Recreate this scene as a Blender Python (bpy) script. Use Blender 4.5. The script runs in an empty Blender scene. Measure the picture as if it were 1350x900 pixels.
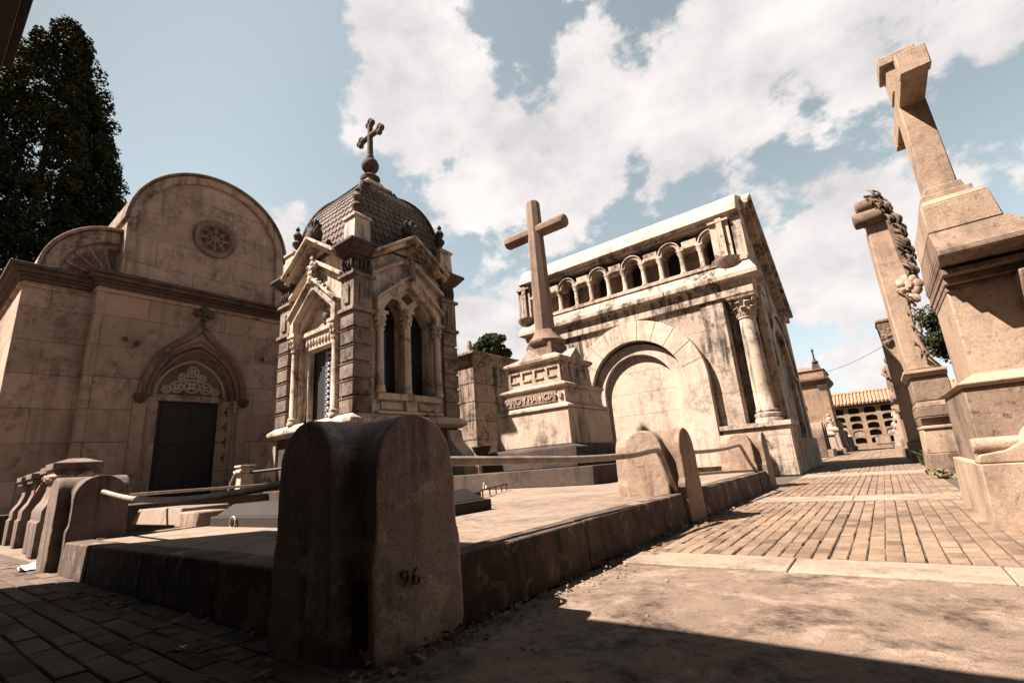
import bpy, bmesh, math, random
from math import sin, cos, pi, sqrt, radians, atan2
from mathutils import Vector, Matrix
from mathutils.geometry import tessellate_polygon
random.seed(7)
scn = bpy.context.scene
COL = scn.collection

# ---------------------------------------------------------------- mesh helper
class M:
    def __init__(s): s.v = []; s.f = []
    def add(s, vs, fs):
        o = len(s.v); s.v += [tuple(p) for p in vs]; s.f += [tuple(i + o for i in q) for q in fs]
        return s
    def frus(s, x0, x1, y0, y1, z0, X0, X1, Y0, Y1, z1):
        return s.add([(x0,y0,z0),(x1,y0,z0),(x1,y1,z0),(x0,y1,z0),(X0,Y0,z1),(X1,Y0,z1),(X1,Y1,z1),(X0,Y1,z1)],
            [(3,2,1,0),(4,5,6,7),(0,1,5,4),(1,2,6,5),(2,3,7,6),(3,0,4,7)])
    def box(s, x0, x1, y0, y1, z0, z1): return s.frus(x0,x1,y0,y1,z0,x0,x1,y0,y1,z1)
    def sq(s, cx, cy, a, z0, b, z1, ay=None, by=None):
        ay = a if ay is None else ay; by = b if by is None else by
        return s.frus(cx-a,cx+a,cy-ay,cy+ay,z0,cx-b,cx+b,cy-by,cy+by,z1)
    @staticmethod
    def P3(u, w, ax, t):
        return (t,u,w) if ax == 'x' else (u,t,w) if ax == 'y' else (u,w,t)
    def prism(s, poly, ax, a, b, holes=()):
        loops = [list(poly)] + [list(h) for h in holes]
        tri = tessellate_polygon([[Vector((u,w,0)) for u,w in L] for L in loops])
        flat = [p for L in loops for p in L]; n = len(flat)
        vs = [s.P3(u,w,ax,a) for u,w in flat] + [s.P3(u,w,ax,b) for u,w in flat]
        if len(loops) == 1:
            fs = [tuple(range(n)), tuple(range(2*n-1, n-1, -1))]
        else:
            fs = [tuple(t) for t in tri] + [tuple(i+n for i in reversed(t)) for t in tri]
        o = 0
        for L in loops:
            k = len(L)
            for i in range(k):
                j = (i+1) % k
                fs.append((o+i, o+j, o+j+n, o+i+n))
            o += k
        return s.add(vs, fs)
    def lathe(s, prof, cx, cy, seg=20, sqr=0):
        vs = []; fs = []; n = len(prof)
        for r, z in prof:
            for k in range(seg):
                a = 2*pi*k/seg + (pi/seg if sqr else 0)
                vs.append((cx+r*cos(a), cy+r*sin(a), z))
        for i in range(n-1):
            for k in range(seg):
                k2 = (k+1) % seg
                fs.append((i*seg+k, i*seg+k2, (i+1)*seg+k2, (i+1)*seg+k))
        fs.append(tuple(range(seg-1, -1, -1))); fs.append(tuple((n-1)*seg+k for k in range(seg)))
        return s.add(vs, fs)
    def tube(s, pts, r, seg=10, r1=None):
        pts = [Vector(p) for p in pts]; vs = []; fs = []; n = len(pts); up = None
        for i, p in enumerate(pts):
            d = (pts[min(i+1,n-1)] - pts[max(i-1,0)]).normalized()
            if up is None:
                up = d.orthogonal().normalized()
            up = (up - d*up.dot(d)).normalized(); sd = d.cross(up)
            rr = r if r1 is None else r + (r1-r)*i/(n-1)
            for k in range(seg):
                a = 2*pi*k/seg; vs.append(p + up*rr*cos(a) + sd*rr*sin(a))
        for i in range(n-1):
            for k in range(seg):
                k2 = (k+1) % seg
                fs.append((i*seg+k, i*seg+k2, (i+1)*seg+k2, (i+1)*seg+k))
        fs.append(tuple(range(seg-1,-1,-1))); fs.append(tuple((n-1)*seg+k for k in range(seg)))
        return s.add(vs, fs)
    def ball(s, c, r, seg=12, rings=8, sx=1, sy=1, sz=1, jit=0):
        vs = []; fs = []
        for i in range(1, rings):
            t = pi*i/rings
            for k in range(seg):
                a = 2*pi*k/seg; q = r*(1+random.uniform(-jit,jit))
                vs.append((c[0]+sx*q*sin(t)*cos(a), c[1]+sy*q*sin(t)*sin(a), c[2]+sz*q*cos(t)))
        vs.append((c[0],c[1],c[2]+sz*r)); vs.append((c[0],c[1],c[2]-sz*r)); N = len(vs)
        for i in range(rings-2):
            for k in range(seg):
                k2=(k+1)%seg; fs.append((i*seg+k,(i+1)*seg+k,(i+1)*seg+k2,i*seg+k2))
        for k in range(seg):
            k2=(k+1)%seg; fs.append((N-2,k,k2)); fs.append((N-1,(rings-2)*seg+k2,(rings-2)*seg+k))
        return s.add(vs, fs)

def arc(cx, cz, r, a0, a1, n=24, rz=None):
    rz = r if rz is None else rz
    return [(cx+r*cos(radians(a0+(a1-a0)*i/n)), cz+rz*sin(radians(a0+(a1-a0)*i/n))) for i in range(n+1)]
def ring(cx, cz, R, r, a0=0, a1=180, n=28): return arc(cx,cz,R,a0,a1,n) + arc(cx,cz,r,a1,a0,n)
def archshape(cx, z0, zs, r, n=20): return [(cx-r,z0),(cx+r,z0)] + arc(cx,zs,r,0,180,n)
def rect(u0,u1,w0,w1): return [(u0,w0),(u1,w0),(u1,w1),(u0,w1)]

def finish(o, bevel=0.0, seg=2, smooth=38):
    me = o.data
    bm = bmesh.new(); bm.from_mesh(me); bmesh.ops.recalc_face_normals(bm, faces=bm.faces); bm.to_mesh(me); bm.free()
    me.polygons.foreach_set('use_smooth', [True]*len(me.polygons)); me.set_sharp_from_angle(angle=radians(smooth))
    if bevel:
        b = o.modifiers.new('edge_wear', 'BEVEL'); b.width = bevel; b.segments = seg
        b.limit_method = 'ANGLE'; b.angle_limit = radians(40); b.use_clamp_overlap = True; b.harden_normals = False
def T(name, label, cat, loc=(0,0,0), group=None):
    o = bpy.data.objects.new(name, None); COL.objects.link(o); o.location = loc; o.empty_display_size = .3
    o['label'] = label; o['category'] = cat
    if group: o['group'] = group
    return o
def P(name, m, mat, par=None, bevel=0.012, world=True, label=None, seg=2, smooth=38):
    if name in SPLIT and par and len(m.v) < 9000:
        cs = clusters(m)
        if len(cs) > 1:
            os_ = [P1(name, c, mat, par, bevel, world, label, seg, smooth) for c in cs]; return os_[0]
    return P1(name, m, mat, par, bevel, world, label, seg, smooth)
def P1(name, m, mat, par, bevel, world, label, seg, smooth):
    me = bpy.data.meshes.new(name); off = Vector(par_base(par)) if (par and world) else Vector((0,0,0))
    me.from_pydata([Vector(p)-off for p in m.v], [], m.f); me.update()
    me.materials.append(mat)
    o = bpy.data.objects.new(name, me); COL.objects.link(o)
    if par: o.parent = par
    finish(o, bevel, seg, smooth)
    if label: o['label'] = label
    return o
SPLIT = {'wing_wall','pilaster_strip','string_course','colonnette','plinth','impost_band','bracket','front_jamb','panel_relief','jamb_rosette','iron_bracket','lantern_corner_boss','scroll_roll','window_glass','gablet','relief_knot','petal_opening','terrace','voussoir_joint','base','carved_block','plinth_back','body','tympanum_boss'}
def clusters(m):
    n = len(m.v); par = list(range(n))
    def fd(i):
        while par[i] != i: par[i] = par[par[i]]; i = par[i]
        return i
    for f in m.f:
        a = fd(f[0])
        for q in f[1:]: par[fd(q)] = a
    comp = {}
    for i in range(n): comp.setdefault(fd(i), []).append(i)
    bbs = [[ids, [min(m.v[i][k] for i in ids)-.012 for k in range(3)], [max(m.v[i][k] for i in ids)+.012 for k in range(3)]] for ids in comp.values()]
    merged = True
    while merged:
        merged = False
        for i in range(len(bbs)):
            for j in range(i+1, len(bbs)):
                A, B = bbs[i], bbs[j]
                if all(A[1][k] <= B[2][k] and B[1][k] <= A[2][k] for k in range(3)):
                    bbs[i] = [A[0]+B[0], [min(A[1][k],B[1][k]) for k in range(3)], [max(A[2][k],B[2][k]) for k in range(3)]]
                    del bbs[j]; merged = True; break
            if merged: break
    outs = []
    for ids, *_ in bbs:
        ids = sorted(ids); mp_ = {o: k for k, o in enumerate(ids)}; q = M(); q.v = [m.v[i] for i in ids]
        q.f = [tuple(mp_[i] for i in f) for f in m.f if f[0] in mp_]; outs.append(q)
    return outs
def par_base(p):
    v = Vector((0,0,0))
    while p: v += p.location; p = p.parent
    return v
def tag(o, label, cat, group=None):
    o['label'] = label; o['category'] = cat
    if group: o['group'] = group
    return o
def S(name, m, mat, bevel=0, stuff=False):
    o = P(name, m, mat, None, bevel); o['kind'] = 'stuff' if stuff else 'structure'; return o
def dup(root, loc, label, group=None):
    def cp(o, par):
        c = o.copy(); COL.objects.link(c)
        if par: c.parent = par
        for ch in [q for q in bpy.data.objects if q.parent == o]: cp(ch, c)
        return c
    c = cp(root, None); c.location = loc; c['label'] = label
    if group: c['group'] = group
    return c

# ---------------------------------------------------------------- materials
class NT:
    def __init__(s, name):
        s.m = bpy.data.materials.new(name); s.m.use_nodes = True; s.t = s.m.node_tree
        s.b = s.t.nodes['Principled BSDF']; s.L = s.t.links
    def n(s, ty, **k):
        q = s.t.nodes.new(ty)
        for a, v in k.items():
            if a[0] == '_': setattr(q, a[1:], v)
            else:
                key = int(a[1:]) if a[0] == 'i' and a[1:].isdigit() else a.replace('_',' ')
                q.inputs[key].default_value = v
        return q
    def l(s, a, b): s.L.new(a, b)
    def noise(s, vec, scale, detail=6, rough=.6, dist=0):
        q = s.n('ShaderNodeTexNoise', Scale=scale, Detail=detail, Roughness=rough, Distortion=dist); s.l(vec, q.inputs['Vector']); return q.outputs['Fac']
    def ramp(s, fac, lo, hi, a=0., b=1.):
        q = s.n('ShaderNodeMapRange', From_Min=lo, From_Max=hi, To_Min=a, To_Max=b); s.l(fac, q.inputs['Value']); return q.outputs['Result']
    def mix(s, fac, a, b, mode='MIX'):
        q = s.n('ShaderNodeMix', _data_type='RGBA', _blend_type=mode)
        if isinstance(fac, (int,float)): q.inputs[0].default_value = fac
        else: s.l(fac, q.inputs[0])
        for k, x in ((6,a),(7,b)):
            if isinstance(x, tuple): q.inputs[k].default_value = (*x,1)
            else: s.l(x, q.inputs[k])
        return q.outputs[2]
    def math(s, op, a, b=0.):
        q = s.n('ShaderNodeMath', _operation=op)
        for k, x in ((0,a),(1,b)):
            if isinstance(x,(int,float)): q.inputs[k].default_value = x
            else: s.l(x, q.inputs[k])
        return q.outputs[0]
    def mapping(s, vec, sc, loc=(0,0,0)):
        q = s.n('ShaderNodeMapping', Scale=sc, Location=loc); s.l(vec, q.inputs['Vector']); return q.outputs[0]

def stone(name, c1, c2, dark=(.04,.03,.025), stain=.5, streak=.4, grain=.25, sc=1.0, joint=None, rough=.88, bump=.5,
          lichen=None, alb=.64, fsc=55, jdark=.35, off=(0,0,0), pits=.3, jvar=.16):
    def ds(c, k=.84):
        l_ = .3*c[0]+.55*c[1]+.15*c[2]; return tuple((l_+(x-l_)*k)*alb*h_ for x, h_ in zip(c, (1.02,.955,.965)))
    c1, c2, dark = ds(c1), ds(c2), ds(dark)
    t = NT(name)
    tc = t.n('ShaderNodeTexCoord').outputs['Object']
    tc = t.mapping(tc, (1,1,1), off)
    big = t.noise(tc, .7*sc, 7, .62, .3); med = t.noise(tc, 3.5*sc, 8, .68); fine = t.noise(tc, fsc, 5, .75)
    col = t.mix(t.ramp(big,.32,.68), c1, c2)
    col = t.mix(t.ramp(med,.35,.75,0,.55), col, tuple(x*.62 for x in c2))
    height = t.math('ADD', t.math('MULTIPLY', med, .5), t.math('MULTIPLY', fine, .22))
    if joint:
        bw, rh, ms = joint[:3]
        g = t.n('ShaderNodeNewGeometry'); sp = t.n('ShaderNodeSeparateXYZ'); t.l(g.outputs['Normal'], sp.inputs[0])
        pos = t.n('ShaderNodeSeparateXYZ'); t.l(tc, pos.inputs[0])
        ax = t.math('ABSOLUTE', sp.outputs[0]); ay = t.math('ABSOLUTE', sp.outputs[1]); az = t.math('ABSOLUTE', sp.outputs[2])
        sel = t.math('GREATER_THAN', ax, ay)
        mx = t.n('ShaderNodeMix', _data_type='FLOAT'); t.l(sel, mx.inputs[0]); t.l(pos.outputs[0], mx.inputs[2]); t.l(pos.outputs[1], mx.inputs[3])
        cb = t.n('ShaderNodeCombineXYZ'); t.l(mx.outputs[0], cb.inputs[0]); t.l(pos.outputs[2], cb.inputs[1])
        wob = t.noise(tc, 6, 3)
        ad = t.n('ShaderNodeVectorMath', _operation='ADD'); t.l(cb.outputs[0], ad.inputs[0])
        w2 = t.n('ShaderNodeCombineXYZ'); t.l(t.math('MULTIPLY', t.math('SUBTRACT', wob, .5), .02), w2.inputs[1]); t.l(w2.outputs[0], ad.inputs[1])
        br = t.n('ShaderNodeTexBrick', Scale=1, Mortar_Size=ms, Mortar_Smooth=.3, Bias=0, Brick_Width=bw, Row_Height=rh, Color1=(1,1,1,1), Color2=(1-jvar*2,1-jvar*2,1-jvar*2,1))
        t.l(ad.outputs[0], br.inputs['Vector'])
        wall = t.math('LESS_THAN', az, .5)
        mort = t.math('MULTIPLY', br.outputs['Fac'], wall)
        bc = t.mix(wall, (1,1,1), br.outputs['Color'])
        col = t.mix(t.math('MULTIPLY', t.math('SUBTRACT', 1., br.outputs['Fac']), .9), col, t.mix(1., col, bc, 'MULTIPLY'))
        mfac = t.math('MULTIPLY', mort, t.ramp(t.noise(tc, 1.7, 4), .3, .6, .45, 1.))
        col = t.mix(mfac, col, t.mix(1., col, (jdark,jdark*.9,jdark*.82), 'MULTIPLY'))
        height = t.math('SUBTRACT', height, t.math('MULTIPLY', mort, .9))
    if streak:
        sv = t.mapping(tc, (3.2,3.2,.22)); sn = t.noise(sv, 1.6, 7, .7)
        gate = t.ramp(t.noise(tc, .8, 3), .40, .56)
        sf = t.math('MULTIPLY', t.ramp(sn,.47,.60), gate)
        col = t.mix(t.math('MULTIPLY', sf, streak), col, dark)
    if stain:
        s1 = t.ramp(t.noise(tc, 1.1*sc, 10, .72, .6), .485, .60)
        s2 = t.ramp(t.noise(tc, 7*sc, 6, .7), .35, .6)
        col = t.mix(t.math('MULTIPLY', t.math('MULTIPLY', s1, s2), stain), col, dark)
    if pits:
        p1 = t.ramp(t.noise(tc, 16, 5, .75), .57, .68)
        col = t.mix(t.math('MULTIPLY', p1, pits), col, dark)
        height = t.math('SUBTRACT', height, t.math('MULTIPLY', p1, .35))
    if lichen:
        l1 = t.ramp(t.noise(tc, 4.2, 9, .7, .4), .53, .63)
        col = t.mix(t.math('MULTIPLY', l1, lichen[1]), col, lichen[0])
    if grain:
        gcol = t.ramp(fine, .3, .7, 1-grain, 1+grain)
        gr = t.n('ShaderNodeCombineColor'); [t.l(gcol, gr.inputs[k]) for k in range(3)]
        col = t.mix(1., col, gr.outputs[0], 'MULTIPLY')
    t.l(col, t.b.inputs['Base Color']); t.b.inputs['Roughness'].default_value = rough
    t.b.inputs['Specular IOR Level'].default_value = .25
    bp = t.n('ShaderNodeBump', Strength=bump, Distance=.02); t.l(height, bp.inputs['Height']); t.l(bp.outputs[0], t.b.inputs['Normal'])
    return t.m

def plain(name, c, rough=.6, metal=0, var=.25, sc=8, bump=.1):
    c = tuple(x*.66 for x in c); t = NT(name); tc = t.n('ShaderNodeTexCoord').outputs['Object']
    n = t.noise(tc, sc, 6, .65)
    t.l(t.mix(t.ramp(n,.3,.7), tuple(x*(1-var) for x in c), tuple(min(1,x*(1+var)) for x in c)), t.b.inputs['Base Color'])
    t.b.inputs['Roughness'].default_value = rough; t.b.inputs['Metallic'].default_value = metal
    if 'foliage' in name: t.b.inputs['Specular IOR Level'].default_value = .06
    bp = t.n('ShaderNodeBump', Strength=bump, Distance=.01); t.l(n, bp.inputs['Height']); t.l(bp.outputs[0], t.b.inputs['Normal'])
    return t.m

def paver(name, c1, c2, dirt, amt=.5, bump=.4):
    c1, c2, dirt = [tuple(x*.63*h_ for x, h_ in zip(q,(1.0,.965,1.0))) for q in (c1,c2,dirt)]
    t = NT(name); g = t.n('ShaderNodeNewGeometry'); tc = g.outputs['Position']
    isl = g.outputs['Random Per Island']
    col = t.mix(isl, c1, c2)
    n1 = t.noise(tc, 1.3, 8, .7, .4); n2 = t.noise(tc, 22, 6, .7); n3 = t.noise(tc, 90, 3, .7)
    d = t.math('MULTIPLY', t.ramp(n1,.45,.60), t.ramp(t.noise(tc,9,6,.7),.3,.55))
    col = t.mix(t.math('MULTIPLY', d, amt), col, dirt)
    col = t.mix(t.ramp(n2,.45,.8,0,.5), col, dirt)
    col = t.mix(t.ramp(t.math('FRACT', t.math('MULTIPLY', isl, 7.31)),.8,1.,0,.55), col, dirt)
    t.l(col, t.b.inputs['Base Color']); t.b.inputs['Roughness'].default_value = .9; t.b.inputs['Specular IOR Level'].default_value = .2
    bp = t.n('ShaderNodeBump', Strength=bump, Distance=.012); t.l(t.math('ADD', n2, t.math('MULTIPLY', n3, .4)), bp.inputs['Height']); t.l(bp.outputs[0], t.b.inputs['Normal'])
    return t.m

DK = (.035,.026,.02)
m_chapel = stone('chapel_sandstone', (.58,.42,.31), (.49,.345,.25), alb=.80, stain=.5, streak=.28, joint=(1.75,.74,.012), pits=.2, off=(0,.3,.12), jdark=.45)
m_chapel_trim = stone('chapel_moulding', (.52,.37,.27), (.40,.28,.20), stain=.8, streak=.6, alb=.8)
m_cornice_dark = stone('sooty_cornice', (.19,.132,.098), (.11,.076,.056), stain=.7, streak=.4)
m_maus = stone('pale_limestone', (.64,.535,.415), (.57,.46,.34), alb=.8, stain=.9, sc=1.5, streak=.7, pits=.15)
m_pil = stone('dark_stained_limestone', (.45,.355,.27), (.19,.135,.098), stain=1.0, streak=1.0, pits=.35, sc=1.5)  # limestone darkened all over for the corner piers
m_maus_dark = stone('weathered_limestone', (.19,.135,.098), (.07,.05,.036), stain=.95, streak=.9, pits=.3)
m_dome = None
m_white = stone('arcade_limestone', (.60,.50,.385), (.53,.42,.31), alb=.76, sc=1.5, stain=1.0, streak=.95, joint=(1.35,.62,.008), jdark=.45, pits=.3, off=(.2,0,.25), jvar=.08)
m_white_trim = stone('arcade_trim', (.60,.50,.385), (.51,.40,.29), alb=.78, sc=1.5, stain=1.0, streak=.9, pits=.4)
m_arch = stone('clean_arch_stone', (.62,.52,.405), (.56,.455,.345), alb=.8, stain=.5, streak=.35, pits=.2)
m_panel = stone('blind_panel_stone', (.62,.52,.405), (.57,.465,.35), alb=.8, stain=.35, streak=.2, joint=(1.5,.66,.008), jdark=.55, pits=.15, jvar=.03)
m_cross = stone('cross_pedestal_stone', (.54,.43,.315), (.46,.355,.255), alb=.78, stain=.7, streak=.7, pits=.2)
m_crossx = stone('brown_cross_stone', (.36,.25,.17), (.27,.18,.12), stain=.5, streak=.4, pits=.2)
m_step = stone('stained_step_stone', (.14,.098,.07), (.07,.05,.036), stain=.9, streak=.8)
m_orange = stone('golden_sandstone', (.47,.345,.23), (.395,.28,.18), alb=.72, stain=.45, streak=.3, pits=.25)
m_orange_rough = stone('rough_golden_sandstone', (.31,.22,.145), (.19,.132,.086), alb=.74, stain=.75, streak=.6, pits=.5, bump=.9)
m_soot_shade = stone('soot_and_shade_stone', (.38,.27,.20), (.26,.18,.13), stain=.8, streak=.6)  # sooty brown trim; also puts shade into the attic wall colour
m_gran = stone('dark_granite', (.46,.355,.30), (.30,.225,.19), stain=.55, streak=.65, grain=.5, pits=.35, lichen=((.62,.49,.37), .7), bump=.55, alb=1.0, fsc=110)
m_gran2 = stone('shade_darkened_stone', (.30,.215,.165), (.20,.14,.11), stain=.8, streak=.7, pits=.3)  # stone darkened to carry the shade on the left post and pillars
m_lapida = stone('left_pillar_stone', (.36,.26,.17), (.27,.18,.12), stain=.6, streak=.5)
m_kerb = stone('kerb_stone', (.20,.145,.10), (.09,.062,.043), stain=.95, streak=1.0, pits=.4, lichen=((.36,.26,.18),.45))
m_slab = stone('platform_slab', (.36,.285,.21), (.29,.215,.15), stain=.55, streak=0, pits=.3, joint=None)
m_black = stone('black_ledger_stone', (.045,.033,.026), (.03,.022,.017), stain=.4, streak=.2, rough=.85)
m_pier = stone('blotched_pier_stone', (.48,.37,.27), (.40,.29,.20), stain=1.0, streak=1.0, pits=.3, sc=1.3)
m_far = stone('far_ochre_render', (.42,.29,.17), (.35,.235,.135), stain=.5, streak=.4)
m_farw = stone('far_pale_marble', (.50,.42,.34), (.42,.33,.25), stain=.5, streak=.5)
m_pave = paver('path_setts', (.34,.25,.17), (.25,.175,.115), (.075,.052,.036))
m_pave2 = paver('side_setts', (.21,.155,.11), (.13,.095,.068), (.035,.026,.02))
m_joint = plain('joint_dirt', (.075,.055,.04), .95, sc=20)
m_band = stone('pale_band_stone', (.42,.33,.24), (.35,.265,.18), stain=.5, streak=0, pits=.4)
m_conc = stone('worn_concrete', (.36,.265,.185), (.19,.132,.088), dark=(.045,.032,.022), stain=1.0, streak=0, grain=.62, fsc=170, pits=.4, sc=1.5, bump=.6, lichen=((.43,.34,.25),.22), alb=.60)
m_soil = plain('sandy_ground', (.2,.14,.09), .95, var=.4, sc=3, bump=.5)
m_metal = plain('galvanised_pipe', (.36,.29,.235), .5, .35, .45, 9, .25)
m_iron = plain('rusty_dark_iron', (.05,.035,.028), .6, .5)
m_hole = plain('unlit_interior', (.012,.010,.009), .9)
m_door = plain('black_door_paint', (.006,.005,.005), .6)
m_glass = plain('dark_leaded_glass', (.02,.02,.022), .15)
m_lattice = stone('white_tracery', (.72,.64,.55), (.62,.52,.42), stain=.2, streak=0)
m_grille = plain('pale_iron_grille', (.40,.39,.42), .5, .3)
m_blue = plain('blue_grey_curtain', (.22,.24,.32), .8)
m_rend = plain('brown_render', (.09,.058,.045), .9, sc=3)
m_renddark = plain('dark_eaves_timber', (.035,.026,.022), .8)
m_leaf = plain('cypress_foliage', (.030,.034,.013), .75, var=.7, sc=1.4)
m_leaf2 = plain('tree_foliage', (.055,.07,.025), .7, var=.5, sc=2)
m_bark = plain('bark', (.10,.07,.05), .95)
m_paper = plain('crumpled_paper', (.95,.91,.86), .8, var=.08)
m_pink = plain('faded_pink_cloth', (.42,.29,.25), .9)
m_red = plain('red_ribbon', (.26,.06,.05), .8)
m_dry = plain('dry_leaf', (.22,.15,.09), .9, var=.5, sc=30)
m_dryweed = plain('dry_weed', (.16,.13,.065), .9, var=.5, sc=30)
m_cut_shade = plain('incised_letter_shadow', (.045,.032,.025), .95)  # dark colour imitates the shade inside cut digits
m_text = stone('raised_letter_stone', (.40,.29,.20), (.3,.21,.14), stain=.5, streak=0)
m_wire = plain('cable_rubber', (.06,.055,.05), .7)

def tile_mat():
    t = NT('clay_pantile'); tc = t.n('ShaderNodeTexCoord').outputs['Object']
    n = t.noise(tc, 3, 5); col = t.mix(t.ramp(n,.3,.7), (.30,.175,.11), (.19,.11,.07))
    t.l(col, t.b.inputs['Base Color']); t.b.inputs['Roughness'].default_value = .85
    return t.m
m_tile = tile_mat()
m_dome = stone('scaled_dome_slate', (.25,.185,.135), (.14,.10,.073), stain=.8, streak=.6, rough=.8)

def leaf_cards(blobs, count, size, up=.3):
    m = M()
    tot = sum(b[3]*b[4] for b in blobs)
    for (cx,cy,cz,r,rz) in blobs:
        n = max(4, int(count*(r*rz)/tot))
        for _ in range(n):
            a = random.uniform(0,2*pi); u = random.uniform(-1,1); q = random.uniform(.6,1.08)
            s = sqrt(1-u*u); d = Vector((s*cos(a), s*sin(a), u))
            p = Vector((cx+d.x*r*q, cy+d.y*r*q, cz+d.z*rz*q))
            nrm = (d + Vector((random.gauss(0,.5),random.gauss(0,.5),random.gauss(up,.5)))).normalized()
            t1 = nrm.orthogonal().normalized(); t1 = Matrix.Rotation(random.uniform(0,2*pi),3,nrm) @ t1; t2 = nrm.cross(t1)
            w = size*random.uniform(.5,1.2); h = w*random.uniform(.8,1.7)
            b = nrm*w*.25
            m.add([p-t1*w*.5, p-t2*h*.5+b, p+t1*w*.5, p+t2*h*.5+b], [(0,1,2,3)])
    return m

# ================================================================ SETTING (most coordinates from here on were worked out from image pixels)
S('ground', M().add([(-400,-400,-.03),(400,-400,-.03),(400,400,-.03),(-400,400,-.03)], [(0,1,2,3)]), m_soil)

def setts(m, x0, x1, y0, y1, w, lmin, lmax, along='y', gap=.004):
    a0, a1, b0, b1 = (x0,x1,y0,y1) if along == 'y' else (y0,y1,x0,x1)
    n = max(1, round((a1-a0)/w)); w = (a1-a0)/n
    for i in range(n):
        p = b0
        wob = random.uniform(-.004,.004)
        while p < b1-.02:
            L = min(random.uniform(lmin,lmax), b1-p)
            if b1-p-L < lmin*.5: L = b1-p
            u0 = a0+i*w+gap+wob; u1 = a0+(i+1)*w-gap*random.uniform(.4,1)+wob; v0 = p+.002; v1 = p+L-random.uniform(.003,.007)
            z = random.uniform(-.004,.003); c = .006
            t = [random.uniform(-.0025,.0025) for _ in range(4)]
            q = (u0,u1,v0,v1)
            def mk(u,v,zz): return (u,v,zz) if along == 'y' else (v,u,zz)
            vs = [mk(u0,v0,-.02),mk(u1,v0,-.02),mk(u1,v1,-.02),mk(u0,v1,-.02),
                  mk(u0,v0,z-.006),mk(u1,v0,z-.006),mk(u1,v1,z-.006),mk(u0,v1,z-.006),
                  mk(u0+c,v0+.003,z+t[0]),mk(u1-c,v0+.003,z+t[1]),mk(u1-c,v1-.003,z+t[2]),mk(u0+c,v1-.003,z+t[3])]
            fs = [(0,1,5,4),(1,2,6,5),(2,3,7,6),(3,0,4,7),(4,5,9,8),(5,6,10,9),(6,7,11,10),(7,4,8,11),(8,9,10,11)]
            m.add(vs, fs); p += L
    return m
mp = M()
for (y0, y1) in ((3.72,7.3),(7.95,12.4),(13.5,20.0)):
    setts(mp, -1.68, .62, y0, y1, .0965, .12, .22)
setts(mp, .62, 2.6, 3.72, 5.0, .0965, .12, .22)
S('path', mp, m_pave)
setts_far = M()
setts(setts_far, -2.1, .75, 20.1, 49.5, .27, .5, .9)
S('path_far_stretch', setts_far, m_pave)
S('path_bedding', M().box(-2.3,3.2,3.3,50,-.028,-.013), m_joint)
mb = M()
for y0,y1,x1 in ((3.31,3.70,3.4),(7.32,7.93,.6),(12.42,13.48,.62)):
    x = -1.66
    while x < x1:
        L = min(random.uniform(.75,1.3), x1-x); mb.box(x+.003,x+L-.003,y0,y1,-.02,.002+random.uniform(-.003,.003)); x += L
S('cross_band', mb, m_band, .008)
# worn concrete apron with slight undulation
nx, ny = 70, 70; mc = M(); vs = []
rr = random.Random(3)
for j in range(ny+1):
    for i in range(nx+1):
        x = -1.72+ (5.2)*i/nx; y = -2.2+5.5*j/ny
        vs.append((x,y, -.006+.006*sin(x*3.1+y*1.7)*cos(y*2.3-x)+rr.uniform(-.0012,.0012)))
mc.add(vs, [(j*(nx+1)+i, j*(nx+1)+i+1, (j+1)*(nx+1)+i+1, (j+1)*(nx+1)+i) for j in range(ny) for i in range(nx)])
S('concrete_apron', mc, m_conc)
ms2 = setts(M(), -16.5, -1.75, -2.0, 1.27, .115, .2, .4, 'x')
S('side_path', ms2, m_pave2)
S('side_path_bedding', M().box(-17,-1.73,-2.2,1.4,-.028,-.013), m_joint)
# raised terrace that carries the chapel and the domed mausoleum
S('terrace', M().box(-44,-8.6,5.6,13.6,-.02,.60).box(-44,-11.6,2.2,5.6,-.02,.58).box(-44,-15.2,.6,2.2,-.02,.56), m_step, .02)

# ---- grave plot platform with its kerb stones
plat = T('plot_platform', 'low raised stone platform of the grave plot between the round-topped posts', 'grave plot', (-4.4,5.6,0))
P('paving_slab', M().box(-7.02,-2.03,1.56,10.2,0,.286), m_slab, plat, .006)
y = 1.29; ks = [.45,1.35,1.5,1.05,.75,1.5,1.15,.95,.9]
for L in ks:
    L2 = min(L, 10.25-y)
    if L2 <= 0: break
    j = random.uniform(-.008,.008)
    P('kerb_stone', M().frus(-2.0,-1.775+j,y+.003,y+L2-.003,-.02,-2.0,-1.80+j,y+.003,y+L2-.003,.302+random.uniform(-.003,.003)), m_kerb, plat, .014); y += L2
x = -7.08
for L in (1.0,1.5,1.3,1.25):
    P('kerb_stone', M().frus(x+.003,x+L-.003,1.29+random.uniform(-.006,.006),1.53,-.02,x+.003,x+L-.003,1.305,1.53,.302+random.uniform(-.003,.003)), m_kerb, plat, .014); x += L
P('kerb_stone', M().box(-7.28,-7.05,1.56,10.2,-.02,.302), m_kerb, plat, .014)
P('kerb_stone', M().box(-7.04,-2.0,10.23,10.45,-.02,.302), m_kerb, plat, .014)

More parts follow.
